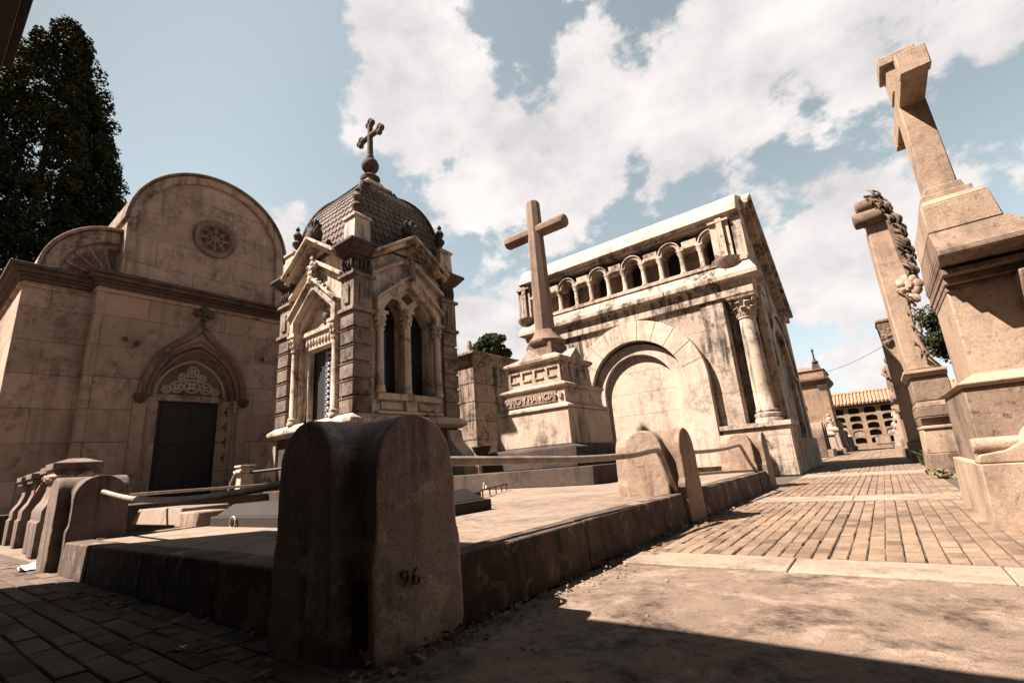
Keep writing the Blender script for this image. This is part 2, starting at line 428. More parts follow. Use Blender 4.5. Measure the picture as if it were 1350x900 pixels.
# ---- round-topped posts: two crossing arch-shaped slabs in one block
def post_mesh():
    m = M()
    prof = [(-.268,-.03),(.268,-.03),(.262,.40),(.243,.46),(.238,.755)] + arc(0,.755,.238,0,180,18)[1:-1] + [(-.238,.755),(-.243,.46),(-.262,.40)]
    m.prism([(u*.94,w) for u,w in prof], 'y', -.365, .31); m.prism(prof, 'x', -.40, .40)
    m.v = [(x*(1-.045*max(z,0)) if abs(x)>.39 else x, y*(1-.045*max(z,0)) if abs(y)>.36 else y, z) for x,y,z in m.v]
    me = bpy.data.meshes.new('body'); me.from_pydata(m.v, [], m.f)
    bm = bmesh.new(); bm.from_mesh(me); bmesh.ops.triangulate(bm, faces=bm.faces); bmesh.ops.recalc_face_normals(bm, faces=bm.faces); bm.to_mesh(me); bm.free()
    o = bpy.data.objects.new('body', me); COL.objects.link(o)
    r = o.modifiers.new('r','REMESH'); r.mode = 'VOXEL'; r.voxel_size = .0125
    s = o.modifiers.new('s','SMOOTH'); s.factor = .5; s.iterations = 1
    for sc_, st in ((.35,.012),(.05,.005)):
        tx = bpy.data.textures.new('wear','CLOUDS'); tx.noise_scale = sc_; tx.noise_depth = 3
        d = o.modifiers.new('d','DISPLACE'); d.texture = tx; d.strength = st; d.mid_level = .5; d.texture_coords = 'LOCAL'
    me2 = bpy.data.meshes.new_from_object(o.evaluated_get(bpy.context.evaluated_depsgraph_get()))
    bpy.data.objects.remove(o); me2.name = 'body'
    me2.polygons.foreach_set('use_smooth', [True]*len(me2.polygons))
    return me2
def text_mesh(name, body, size, ext, mat, par, M4, align='CENTER', spacing=1.0, thin=0.0):
    cu = bpy.data.curves.new(name,'FONT'); cu.body = body; cu.size = size; cu.extrude = ext; cu.align_x = align; cu.align_y = 'CENTER'
    cu.space_character = spacing; cu.offset = thin; cu.resolution_u = 3
    o = bpy.data.objects.new(name, cu); COL.objects.link(o)
    me = bpy.data.meshes.new_from_object(o.evaluated_get(bpy.context.evaluated_depsgraph_get()))
    bpy.data.objects.remove(o); bpy.data.curves.remove(cu)
    me.name = name; me.transform(M4); me.materials.clear(); me.materials.append(mat)
    o = bpy.data.objects.new(name, me); COL.objects.link(o)
    if par: o.parent = par
    return o
def faceX(x,y,z): return Matrix(((0,0,1,x),(1,0,0,y),(0,1,0,z),(0,0,0,1)))      # reads from +X
def faceYneg(x,y,z): return Matrix(((1,0,0,x),(0,0,-1,y),(0,1,0,z),(0,0,0,1)))  # reads from -Y
PG = 'round-topped posts of the plot'
body = post_mesh()
def post(loc, label, mat):
    t = T('boundary_post', label, 'stone post', loc, PG)
    o = bpy.data.objects.new('body', body.copy()); COL.objects.link(o); o.data.materials.append(mat); o.parent = t
    return t
pA = post((-2.17,1.56,0), 'big dark granite corner post with the carved number 96, nearest the camera', m_gran)
text_mesh('carved_number', '96', .115, .005, m_cut_shade, pA, faceX(.4035,-.07,.268), spacing=1.12, thin=-.0062)
m_post = stone('mottled_post_stone', (.46,.335,.225), (.36,.25,.165), stain=.8, streak=.6, pits=.4)
pB = post((-2.15,5.5,0), 'round-topped post with sooty blotches halfway along the kerb, beside the bent pipe end', m_post)
pC = post((-2.15,9.98,0), 'farther round-topped post at the end of the kerb before the arcaded mausoleum', m_post)
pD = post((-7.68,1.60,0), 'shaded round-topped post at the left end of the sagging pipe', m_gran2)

# ---- sagging pipe rails
def rail(name, label, pts, r, loc):
    m = M()
    P_ = [Vector(p) for p in pts]; out = []
    for i in range(len(P_)-1):                       # Catmull-Rom
        p0=P_[max(i-1,0)];p1=P_[i];p2=P_[i+1];p3=P_[min(i+2,len(P_)-1)]
        for k in range(7):
            t=k/7; out.append(.5*((2*p1)+(p2-p0)*t+(2*p0-5*p1+4*p2-p3)*t*t+(3*p1-p0-3*p2+p3)*t*t*t))
    out.append(P_[-1]); m.tube(out, r, 12)
    t = T(name, label, 'pipe rail', loc, 'pipe rails between the posts')
    P('pipe', m, m_metal, t, 0)
    return t
rail('pipe_rail', 'dented grey pipe sagging from the left post to the big corner post', [(-7.26,1.6,.80),(-6.6,1.59,.735),(-5.9,1.58,.685),(-5.0,1.58,.66),(-4.1,1.58,.665),(-3.3,1.57,.70),(-2.52,1.56,.745)], .026, (-4.9,1.58,.3))
r2 = rail('pipe_rail', 'thick pale pipe from the big corner post to the mottled post, its end bent down', [(-2.12,1.92,.775),(-2.09,2.7,.75),(-2.03,3.6,.725),(-1.96,4.4,.73),(-1.92,4.88,.762),(-1.905,5.0,.735),(-1.89,5.13,.50),(-1.875,5.25,.30)], .03, (-2.15,3.7,.3))
r3 = rail('pipe_rail', 'short pale pipe and lower bar between the mottled post and the farther post', [(-2.1,5.88,.73),(-2.0,6.8,.715),(-1.94,7.7,.73),(-1.91,8.5,.77),(-1.9,8.66,.74),(-1.89,9.0,.50),(-1.88,9.35,.31)], .028, (-2.15,7.9,.3))
P('lower_bar', M().tube([(-2.1,5.9,.45),(-2.0,7.6,.40),(-1.89,9.3,.335)], .02, 10), m_metal, r3, 0)
rail('pipe_rail', 'thin pale pipe along the back of the plot before the black chapel door', [(-7.9,2.0,.74),(-8.6,2.6,.75),(-9.3,3.6,.752),(-9.6,4.3,.755),(-9.75,4.7,.76)], .022, (-9,3.2,.6))

# ---- things lying on the platform
t = T('ledger_tomb', 'dark ledger slab with iron ring handles lying low on the platform behind the sagging pipe', 'tomb slab', (-5.2,3.2,.29))
P('plinth', M().box(-6.9,-3.5,2.62,4.1,.27,.40), m_black, t, .015)
P('lid', M().frus(-6.85,-3.55,2.66,4.06,.40,-6.7,-3.7,2.8,3.92,.53), m_black, t, .012)
def torus(cx, cy, cz, R, r, ax='y'):
    pts = [(cx+R*cos(2*pi*i/20), cy, cz+R*sin(2*pi*i/20)) if ax=='y' else (cx, cy+R*cos(2*pi*i/20), cz+R*sin(2*pi*i/20)) for i in range(21)]
    return M().tube(pts, r, 8)
for xx in (-6.2,-3.95):
    P('ring_handle', torus(xx,2.6,.33,.07,.013), m_metal, t, 0)
t = T('end_block', 'small sunlit stone block at the left end of the dark ledger slab', 'stone block', (-7.35,2.7,.29))
P('block', M().frus(-7.75,-7.0,2.5,2.9,.28,-7.7,-7.05,2.53,2.87,.47), m_post, t, .02)
P('sloped_cap', M().frus(-9.6,-7.75,2.52,3.3,.3,-9.6,-7.8,2.6,3.2,.52), m_slab, t, .015)
t = T('iron_border', 'low rusty iron border rail standing on the sunlit platform', 'iron railing', (-5.6,6.6,.286))
P('top_rail', M().tube([(-4.55,4.75,.40),(-5.1,5.7,.40),(-5.7,6.9,.405),(-6.05,7.6,.40)], .013, 8), m_iron, t, 0)
for k in range(7):
    f = k/6; xx = -4.6-1.4*f; yy = 4.85+2.65*f
    P('upright', M().tube([(xx,yy,.28),(xx,yy,.40)], .011, 8), m_iron, t, 0)
P('scroll', M().tube([(-5.4,6.2,.40),(-5.42,6.25,.47),(-5.35,6.1,.50),(-5.15,5.85,.41)], .014, 8), m_metal, t, 0)
t = T('iron_box', 'small dark iron lantern box on the platform beside the corner post', 'lantern box', (-4.15,4.35,.286))
P('case', M().box(-4.3,-4.0,4.25,4.5,.34,.45), m_iron, t, .008)
P('cover', M().frus(-4.33,-3.97,4.22,4.53,.45,-4.25,-4.05,4.3,4.45,.485), m_iron, t, .004)
for xx in (-4.28,-4.02):
    for yy in (4.27,4.48): P('foot', M().box(xx-.015,xx+.015,yy-.015,yy+.015,.284,.34), m_iron, t, 0)
t = T('planter_bowl', 'black footed bowl planter left of the cross pedestal', 'planter', (-7.64,8.6,1.03))
P('bowl', M().lathe([(.09,1.0),(.10,1.03),(.13,1.05),(.2,1.15),(.215,1.2),(.23,1.21),(.23,1.235),(.2,1.235),(.17,1.15)],-7.42,8.45,18), m_black, t, 0)

# ================================================================ CROSS MONUMENT
cx, cy = -6.27, 9.87
t = T('cross_monument', 'tall brown stone cross on a stepped and inscribed pale pedestal', 'cross monument', (cx,cy,.29))
P('lower_step', M().box(-8.25,-4.33,8.0,11.75,.28,.63), m_step, t, .02)
P('upper_step', M().box(-7.6,-5.0,8.62,11.12,.63,1.03).frus(-7.6,-5.0,8.62,11.12,1.03,-7.33,-5.22,8.88,10.86,1.105), m_step, t, .02)
P('base_block', M().sq(cx,cy,1.035,1.105,1.0,1.90,.99,.955), m_cross, t, .018)
P('base_moulding', M().sq(cx,cy,1.045,1.90,1.045,1.95,1.0,1.0).sq(cx,cy,1.045,1.95,.935,2.02,1.0,.89), m_cross, t, .01)
P('inscription_band', M().sq(cx,cy,.925,2.02,.91,2.36,.885,.87), m_cross, t, .008)
P('inscription_panel', M().box(cx-.70,cx+.70,cy-.905,cy-.885,2.06,2.31), m_crossx, t, .004)
text_mesh('raised_lettering', 'MARIO Y PIA VICIANI', .215, .014, m_cross, t, faceYneg(0,-.912,1.895), spacing=.83)
P('band_cornice', M().sq(cx,cy,.93,2.36,.985,2.41,.89,.945).sq(cx,cy,.985,2.41,.985,2.45,.945,.945).sq(cx,cy,.985,2.45,.80,2.53,.945,.76), m_cross, t, .008)
db = M().sq(cx,cy,.77,2.53,.74,3.02,.73,.70)
P('upper_block', db, m_cross, t, .012)
for sx in (-1,1):
    pass
pn = M()
for k in range(4):
    u = -.54+.36*k
    pn.box(cx+u-.11,cx+u+.11,cy-.755,cy-.70,2.66,2.70).box(cx+u-.13,cx+u-.11,cy-.755,cy-.70,2.66,2.90).box(cx+u-.13,cx+u+.13,cy-.748,cy-.70,2.88,2.92)
    pn.box(cx+.70,cx+.79,cy+u-.13,cy+u-.11,2.66,2.90).box(cx+.70,cx+.785,cy+u-.13,cy+u+.13,2.88,2.92)
P('panel_relief', pn, m_cross, t, .005)
P('upper_cornice', M().sq(cx,cy,.76,3.02,.83,3.08,.72,.79).sq(cx,cy,.83,3.08,.83,3.14,.79,.79).sq(cx,cy,.83,3.14,.50,3.30,.79,.46), m_cross, t, .01)
P('gablet', M().prism([(cx-.36,3.12),(cx+.36,3.12),(cx,3.42)],'y',cy-.80,cy+.80).prism([(cy-.33,3.12),(cy+.33,3.12),(cy,3.42)],'x',cx-.84,cx+.84), m_cross, t, .01)
P('neck_block', M().sq(cx,cy,.40,3.2,.37,3.62), m_crossx, t, .012)
ob = lambda r: r/cos(pi/8)
P('base_ring', M().lathe([(ob(.42),3.60),(ob(.46),3.66),(ob(.46),3.72),(ob(.36),3.82),(ob(.30),3.92),(ob(.25),4.02)],cx,cy,8,1), m_crossx, t, .008)
cr = t
P('cross_shaft', M().lathe([(ob(.245),3.9),(ob(.185),7.66),(ob(.16),7.74)],cx,cy,8,1), m_crossx, t, .01)
am = M(); am.lathe([(ob(.14),-.98),(ob(.175),-.93),(ob(.165),0),(ob(.175),.93),(ob(.14),.98)],0,0,8,1)
am.v = [(cx+z, cy+y, 6.83+x) for x,y,z in am.v]
P('cross_arm', am, m_crossx, t, .01)

# ================================================================ CHAPEL (faces +X)
t = T('chapel', 'sandstone chapel with round gable, rosette and black pointed-arch door', 'chapel', (-16,4.63,.6))
XB, XW = -13.8, -14.1; yc = 4.63
hood = [(3.92,.6),(5.20,.6),(5.20,3.05)]
def ogee(w, zs, za, n=14, flip=.0):
    r = 1.35*w; c = r-w; amax = math.acos(c/r); H_ = r*sin(amax); pts = []
    for i in range(n+1):
        a = amax*i/n; y_ = -c+r*cos(a); z_ = zs+(za-zs)*(r*sin(a)/H_) + flip*math.exp(-(y_/(.16*w))**2)
        pts.append((yc+.02+y_, z_))
    return pts + [(2*(yc+.02)-p[0], p[1]) for p in reversed(pts[:-1])]
def ogee_poly(w, zs, za): return ogee(w, zs, za)
w_in = 1.0
opening = [(yc-.02-w_in+.04,.55),(yc+.06+w_in-.04,.55)] + ogee(w_in,3.05,4.45)
opening = [(yc+.02-w_in,.55),(yc+.02+w_in,.55)] + ogee(w_in,3.05,4.45)
P('bay_wall', M().prism(rect(2.44,6.9,.55,5.62),'x',XB-.35,XB,[opening]), m_chapel, t, .015)
P('wing_wall', M().prism(rect(1.22,2.432,.55,5.5),'x',-19.5,XW).prism(rect(6.905,8.3,.55,5.5),'x',-19.5,XW), m_chapel, t, .015)
P('core_wall', M().box(-19.4,XB-.36,2.44,6.9,.55,5.62), m_chapel, t, 0)
P('pilaster_strip', M().box(-19.4,XB+.03,6.9-.12,6.9+.02,.55,5.6).box(XB-.5,XB+.03,2.42,2.57,.55,5.6), m_chapel, t, .02)
def cornice(m, x1, y0, y1, z, d=1.0):
    for (a,b,pr) in ((0,.09,.07),(.09,.15,.13),(.15,.25,.22),(.25,.33,.28)):
        m.box(-19.6,x1+pr*d,y0-pr*d,y1+pr*d,z+a,z+b-.001)
    return m
P('string_course', M().box(-19.5,XB+.06,2.38,6.96,5.47,5.545).box(-19.5,XW+.06,1.16,8.36,5.36,5.43), m_chapel_trim, t, .012)
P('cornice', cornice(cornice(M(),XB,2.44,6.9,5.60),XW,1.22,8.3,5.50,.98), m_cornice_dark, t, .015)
gz = 7.46; R = 1.82; gy = 4.74
gab = [(gy-R,5.88),(gy+R,5.95)] + arc(gy,gz,R,0,180,40)
P('gable_wall', M().prism(gab,'x',-18.0,XB-.02), m_chapel, t, .01, smooth=60)
P('gable_archivolt', M().prism([(gy-R-.16,5.90),(gy-R-.16,gz)]+[p for p in arc(gy,gz,R+.16,180,0,44)]+[(gy+R+.16,5.90),(gy+R-.07,5.90)]+arc(gy,gz,R-.07,0,180,44)+[(gy-R+.07,5.90)],'x',-18.1,XB+.08), m_chapel_trim, t, .03, smooth=60)
P('gable_coping', M().prism(ring(gy,gz,R+.23,R+.165,0,180,44),'x',-18.2,XB+.15), m_soot_shade, t, .03, smooth=60)
for sgn, yj in ((1,2.76),(-1,6.72)):
    def q(R_, a0, a1, n=20): return [(yj-sgn*p[0], p[1]) for p in arc(0,5.83,R_,a0,a1,n)]
    P('wing_gable', M().prism([(yj,5.81)]+q(1.22,0,90),'x',-18.0,XW-.06), m_chapel, t, 0, smooth=60)
    P('wing_archivolt', M().prism(q(1.32,0,90)+q(1.02,90,0),'x',-18.0,XW+.08), m_chapel_trim, t, .025, smooth=60)
    P('wing_coping', M().prism(q(1.40,0,90)+q(1.325,90,0),'x',-18.1,XW+.18), m_chapel_trim, t, .02, smooth=60)
    fan = M().prism([(yj,5.83)]+q(.99,0,90),'x',XW-.2,XW-.05)
    f = P('fan_window', fan, m_chapel, t, 0)
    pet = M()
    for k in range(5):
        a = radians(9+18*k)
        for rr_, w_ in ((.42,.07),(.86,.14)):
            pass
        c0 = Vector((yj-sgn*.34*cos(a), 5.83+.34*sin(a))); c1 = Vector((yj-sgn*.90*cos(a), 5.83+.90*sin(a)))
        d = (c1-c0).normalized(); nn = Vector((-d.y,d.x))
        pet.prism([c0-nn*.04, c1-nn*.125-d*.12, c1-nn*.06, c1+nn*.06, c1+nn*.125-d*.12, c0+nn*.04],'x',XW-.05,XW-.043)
    P('petal_opening', pet, m_soot_shade, f, 0)  # brown plates stand in for the shade inside the openings
    rib = M()
    for k in range(6):
        a = radians(18*k); 
        rib.tube([(XW-.03,yj-sgn*.3*cos(a),5.83+.3*sin(a)),(XW-.03,yj-sgn*.97*cos(a),5.83+.97*sin(a))],.03,8)
    rib.prism(q(.36,0,90)+q(.26,90,0),'x',XW-.05,XW+.02)
    P('tracery_rib', rib, m_chapel_trim, f, 0)
ro = P('rosette', M().prism(ring(gy+.02,7.62,.56,.40,0,360,36),'x',XB-.05,XB+.07), m_soot_shade, t, .03)
mm = M().prism(arc(gy+.02,7.62,.41,0,360,30)[:-1],'x',XB-.05,XB-.005)
P('rosette_back', mm, m_cornice_dark, ro, 0)
sp = M()
for k in range(8):
    a = 2*pi*k/8; sp.tube([(XB+.01,gy+.02+.08*cos(a),7.62+.08*sin(a)),(XB+.01,gy+.02+.41*cos(a),7.62+.41*sin(a))],.03,8)
    a += pi/8; sp.tube([(XB+.015,gy+.02+.31*cos(a)+.1*cos(b_),7.62+.31*sin(a)+.1*sin(b_)) for b_ in [2*pi*i/14 for i in range(15)]],.022,6)
sp.ball((XB+.02,gy+.02,7.62),.11,12,8,.6,1,1)
P('rosette_tracery', sp, m_soot_shade, ro, 0)
# doorway
hm = M(); hp = [(XB+.05,p[0],p[1]) for p in ogee(1.16,3.05,4.72,26,.22)]
hm.tube(hp,.085,10); hm.tube([(XB+.02,p[0],p[1]) for p in ogee(1.03,3.05,4.52,20,.05)],.05,8); hm.tube([(XB-.08,p[0],p[1]) for p in ogee(.93,3.05,4.36,20)],.05,8)
P('hood_mould', hm, m_soot_shade, t, 0)
ap = [(q2[0],q2[1]) for q2 in ogee(1.20,3.05,4.90,20)]
P('arch_band', M().prism(ogee(1.13,3.05,4.70,20)+list(reversed(ogee(1.0,3.05,4.46,20))),'x',XB-.1,XB+.035), m_chapel_trim, t, .008)
for s_ in (-1,1):
    yy = yc+.02+s_*1.16
    P('hood_stop', M().lathe([(.02,2.86),(.09,2.90),(.13,2.98),(.15,3.06),(.12,3.1)],XB+.06,yy,10), m_cornice_dark, t, 0)
    P('jamb_strip', M().box(XB-.02,XB+.05,yy-.13,yy+.13,.55,2.88), m_chapel_trim, t, .015)
    P('jamb_shaft', M().tube([(XB-.09,yc+.02+s_*.93,.6),(XB-.09,yc+.02+s_*.93,3.05)],.045,10), m_chapel_trim, t, 0)
    P('inner_jamb', M().prism([(XB-.36,yc+.02+s_*.66),(XB-.02,yc+.02+s_*.99),(XB-.36,yc+.02+s_*1.0)],'z',.55,3.05), m_chapel, t, 0)
fin = M().lathe([(.09,4.90),(.05,5.0),(.05,5.1),(.09,5.14),(.05,5.18),(.045,5.3)],XB+.08,yc+.02,10)
for dy,dz in ((0,.14),(.17,0),(-.17,0)): fin.ball((XB+.08,yc+.02+dy,5.32+dz),.1,10,8,.7,1,1,.08)
fin.tube([(XB+.08,yc-.16,5.32),(XB+.08,yc+.2,5.32)],.045,8); fin.tube([(XB+.08,yc+.02,5.2),(XB+.08,yc+.02,5.46)],.045,8)
P('arch_finial', fin, m_cornice_dark, t, 0)
dp = -14.12
P('lintel', M().box(dp-.1,dp+.07,yc-.86,yc+.9,3.0,3.17), m_chapel_trim, t, .012)
d = P('door', M().box(dp-.06,dp-.01,yc-.66,yc+.70,.6,3.0).box(dp-.03,dp+.005,yc-.60,yc-.02,1.9,2.85).box(dp-.03,dp+.005,yc+.06,yc+.64,1.9,2.85).box(dp-.03,dp+.005,yc-.60,yc-.02,.75,1.75).box(dp-.03,dp+.005,yc+.06,yc+.64,.75,1.75), m_door, t, .012)
P('handle', M().tube([(dp,yc+.0,1.75),(dp+.05,yc+.0,1.75),(dp+.05,yc+.0,1.95),(dp,yc+.0,1.95)],.012,8), m_iron, d, 0)
tym = ogee(.80,3.17,4.10,18)
ty = P('tympanum', M().prism(tym,'x',dp-.05,dp), m_soot_shade, t, 0)
tr = M()
tr.tube([(dp+.02,p[0],p[1]) for p in tym],.035,8)
for yy,zz,r_ in ((yc+.02,3.42,.17),(yc-.32,3.38,.14),(yc+.36,3.38,.14),(yc+.02,3.80,.13),(yc-.55,3.30,.09),(yc+.59,3.30,.09),(yc-.2,3.64,.1),(yc+.24,3.64,.1)):
    tr.tube([(dp+.015,yy+r_*cos(2*pi*i/16),zz+r_*sin(2*pi*i/16)) for i in range(17)],.026,6)
    for k in range(4):
        a = pi/4+pi/2*k; tr.ball((dp+.012,yy+r_*.45*cos(a),zz+r_*.45*sin(a)),r_*.33,8,6,.3,1,1)
P('tracery', tr, m_lattice, ty, 0)
orn = M()
for z_ in (1.55,1.95,2.35,2.75):
    for s_ in (1,):
        yy = yc+.02+s_*.87
        for dy,dz in ((0,.09),(0,-.09),(.07,0),(-.07,0),(0,0)): orn.ball((XB-.17,yy+dy*.8,z_+dz),.045,8,6,.6,1,1)
P('jamb_rosette', orn, m_cornice_dark, t, 0)
P('bell_plate', M().box(XB-.355+.36,XB+.02,3.78,3.86,1.75,1.92), m_lattice, t, .005)
iron = M()
for yy in (3.05,3.28,6.25): iron.tube([(XB+.03,yy,4.4 if yy<3.2 else 4.25),(XB+.09,yy,4.35)],.05,8)
P('iron_bracket', iron, m_cornice_dark, t, 0)

# ================================================================ DOMED MAUSOLEUM
x0, x1, y0, y1 = -11.05, -8.0, 5.39, 8.40
cx, cy = (x0+x1)/2, (y0+y1)/2
t = T('domed_mausoleum', 'ornate square mausoleum with scaled dome, corner pilasters and trefoil cross', 'mausoleum', (cx,cy,.6))
P('plinth', M().box(x0+.05,x1-.05,y0+.05,y1-.05,.55,1.72), m_maus_dark, t, .015)
P('attic_block', M().box(x0+.3,x1-.3,y0+.3,y1-.3,4.85,5.78), m_maus, t, 0)
P('base_moulding', M().frus(x0+.0,x1-.0,y0+.0,y1-.0,1.72,x0-.12,x1+.12,y0-.12,y1+.12,1.80).box(x0-.12,x1+.12,y0-.12,y1+.12,1.80,1.87).frus(x0-.12,x1+.12,y0-.12,y1+.12,1.87,x0+.02,x1-.02,y0+.02,y1-.02,1.98), m_maus, t, .01)
P('core', M().box(x0+.75,x1-.75,y0+.75,y1-.75,1.7,4.9), m_hole, t, 0)
pw = .46
for ix, px in ((0,x0),(1,x1-pw)):
    for iy, py in ((0,y0),(1,y1-pw)):
        rm = M(); z = 1.98
        for k in range(6):
            rm.box(px,px+pw,py,py+pw,z,z+.305); rm.box(px+.03,px+pw-.03,py+.03,py+pw-.03,z+.305,z+.355); 
            rm.box(px-.015,px+pw+.015,py-.015,py+pw+.015,z+.285,z+.31); z += .355
        p = P('corner_pilaster', rm, m_pil, t, .014)
        pm = M().box(px,px+pw,py,py+pw,z,z+.78).box(px-.05,px+pw+.05,py-.05,py+pw+.05,z-.02,z+.06).box(px-.06,px+pw+.06,py-.06,py+pw+.06,z+.76,z+.83)
        for s_ in (0,1):
            pm.prism(archshape(px+pw/2,z+.16,z+.52,.09,10)[:2]+arc(px+pw/2,z+.52,.09,0,180,10),'y',(py-.035,py+.0)[0] if s_==0 else py+pw,py+.001 if s_==0 else py+pw+.035)
            pm.prism([(py+pw/2-.09,z+.16),(py+pw/2+.09,z+.16)]+arc(py+pw/2,z+.52,.09,0,180,10),'x',px-.035 if s_==0 else px+pw,px+.001 if s_==0 else px+pw+.035)
        P('niche_panel', pm, m_pil, p, .01)
        z2 = z+.83
        cm = M().box(px+.02,px+pw-.02,py+.02,py+pw-.02,z2,z2+.42)
        for k in range(4):
            u = px+.07+.105*k
            for yy in (py,py+pw): cm.ball((u,yy,z2+.22),.075,8,6,.55,.5,1.6,.1)
            v = py+.07+.105*k
            for xx in (px,px+pw): cm.ball((xx,v,z2+.22),.075,8,6,.5,.55,1.6,.1)
        P('carved_block', cm, m_maus_dark, p, .008)
        z3 = z2+.42; a = pw/2; mx_, my_ = px+a, py+a
        P('corner_cornice', M().sq(mx_,my_,a+.02,z3,a+.10,z3+.09).sq(mx_,my_,a+.10,z3+.09,a+.18,z3+.20).sq(mx_,my_,a+.20,z3+.20,a+.20,z3+.27).sq(mx_,my_,a+.20,z3+.27,a-.02,z3+.40), m_maus_dark, p, .014)
        P('corner_pedestal', M().sq(mx_,my_,.21,z3+.40,.19,z3+.92).sq(mx_,my_,.23,z3+.92,.23,z3+.98).sq(mx_,my_,.23,z3+.98,.08,z3+1.10), m_maus, p, .01)
        zf = z3+1.08
        P('finial', M().lathe([(.08,zf),(.05,zf+.08),(.12,zf+.18),(.13,zf+.24),(.06,zf+.32),(.09,zf+.38),(.11,zf+.46),(.07,zf+.54),(.03,zf+.58),(.06,zf+.64),(.02,zf+.72)],mx_,my_,12), m_maus_dark, p, 0)
ZC = z3+.30
# four fronts: gabled bays.  local (u,w) on each side
def side(m, fn, items):
    return None
def face(kind, sgn):
    """returns prism adder for the side: kind 'y' = faces -Y/+Y, 'x' = faces +X/-X"""
    base = (y0 if sgn < 0 else y1) if kind == 'y' else (x0 if sgn < 0 else x1)
    cc = cx if kind == 'y' else cy
    def add(m, poly, d0, d1, holes=()):
        m.prism([(cc+u,w) for u,w in poly], kind, base+sgn*d0, base+sgn*d1, [[(cc+u,w) for u,w in h] for h in holes]); return m
    def pt(u, d, w): return (cc+u, base+sgn*d, w) if kind == 'y' else (base+sgn*d, cc+u, w)
    return add, pt
def pent(w, z0, zs, za, c=.0): return [(-w,z0),(w,z0),(w,zs),(c,za),(-c,za),(-w,zs)] if c else [(-w,z0),(w,z0),(w,zs),(0,za),(-w,zs)]
hw = 1.07
for kind, sgn in (('y',-1),('x',1),('y',1),('x',-1)):
    add, pt = face(kind, sgn); door = (kind == 'y')
    g = P('gabled_bay', add(M(), pent(hw,1.98,5.35,6.02), -.55, -.10, [pent(.72,2.0,4.15,4.78,.12)] if door else
        [[(-.74,2.42),(-.09,2.42),(-.09,4.30),(-.30,4.62),(-.44,4.62),(-.74,4.20)][::1],[(.09,2.42),(.74,2.42),(.74,4.20),(.44,4.62),(.30,4.62),(.09,4.30)]]), m_maus, t, .012)
    # pointed band over the opening
    bm_ = M()
    bw = .17
    top = [(-.94,4.05),(-.94,4.45),(-.1,5.12),(.1,5.12),(.94,4.45),(.94,4.05)]
    inn = [(.77,4.05),(.77,4.36),(.06,4.93),(-.06,4.93),(-.77,4.36),(-.77,4.05)]
    add(bm_, top+inn, -.10, .06)
    P('pointed_band', bm_, m_maus, g, .014)
    b2 = M(); add(b2, [(-.97,4.5),(-.1,5.20),(.1,5.20),(.97,4.5),(.97,4.43),(.1,5.125),(-.1,5.125),(-.97,4.43)], -.10, .13); P('drip_mould', b2, m_maus, g, .01)
    b3 = M(); add(b3, [(-hw,4.98),(0,5.62),(hw,4.98),(hw,5.07),(0,5.72),(-hw,5.07)], -.10, .05); P('frieze_mould', b3, m_maus, g, .01)
    b4 = M(); add(b4, [(-hw-.02,5.36),(0,6.04),(hw+.02,5.36),(hw+.02,5.46),(0,6.15),(-hw-.02,5.46)], -.5, .16); add(b4, [(-hw-.02,5.46),(0,6.155),(hw+.02,5.46),(hw+.02,5.53),(0,6.23),(-hw-.02,5.53)], -.5, .26)
    P('raking_cornice', b4, m_maus, g, .014)
    # carved crest
    cb = M()
    for k in range(9):
        u = -.62+.155*k; w = 5.16-abs(u)*.72
        p = pt(u,.05,w+.05); cb.ball(p,.085,8,6,.8,.8,1.1,.18)
    for k in range(5): p = pt(0,.06,5.2+.13*k); cb.ball(p,.12-.012*k,9,6,.9,.9,1,.15)
    for s_ in (-1,1): cb.ball(pt(s_*.13,.05,5.52),.075,8,6,1,1,1,.1)
    P('crest_carving', cb, m_maus, g, 0)
    ak = M()
    ak.ball(pt(0,.02,6.36),.17,12,8,1,1,1.2,.12)
    for k in range(5):
        a = radians(20+35*k); ak.tube([pt(.1*cos(a),.1,6.27+.08*sin(a)), pt(.27*cos(a),.1,6.30+.30*sin(a)), pt(.33*cos(a)+.05,.12,6.3+.32*sin(a))],.055,8)
    P('acroterion', ak, m_maus_dark, g, 0)
    cl = M()
    def colonnette(u, d, zb, zt, r):
        p = pt(u,d,0)
        cl.lathe([(r*1.5,zb),(r*1.5,zb+.05),(r*1.25,zb+.08),(r*1.35,zb+.13),(r,zb+.17),(r*.95,zt-.36),(r*1.2,zt-.35),(r*1.2,zt-.31),(r*.98,zt-.30),(r*1.55,zt-.05),(r*1.6,zt)],p[0],p[1],16)
        for k in range(8):
            a = 2*pi*k/8
            for rr,zz in ((1.25,zt-.22),(1.5,zt-.1)): cl.ball((p[0]+r*rr*cos(a+zz*7),p[1]+r*rr*sin(a+zz*7),zz),r*.42,7,5,1,1,1.4)
        cl.sq(p[0],p[1],r*1.75,zt,r*1.75,zt+.07)
    if door:
        for u in (-.82,.82): colonnette(u,-.06,1.98,4.0,.085)
        P('colonnette', cl, m_maus, g, 0)
        fm = M(); add(fm, [(-.72,1.95),(.72,1.95),(.72,4.2),(-.72,4.2)], -.36, -.22, [[(-.52,1.96),(.52,1.96),(.52,3.62),(-.52,3.62)]])
        P('door_surround', fm, m_maus, g, .012)
        lm = M(); add(lm, [(-.62,3.64),(.62,3.64),(.62,3.98),(-.62,3.98)], -.3, -.17); add(lm, [(-.68,3.98),(.68,3.98),(.68,4.08),(-.68,4.08)], -.3, -.12)
        for k in range(9):
            p = pt(-.5+.125*k,-.16,3.8); lm.ball(p,.06,7,5,.6,.6,1.6,.2)
        P('carved_lintel', lm, m_maus, g, .01)
        ty_ = M(); add(ty_, pent(.72,4.0,4.15,4.78,.12), -.4, -.28); P('tympanum', ty_, m_maus, g, 0)
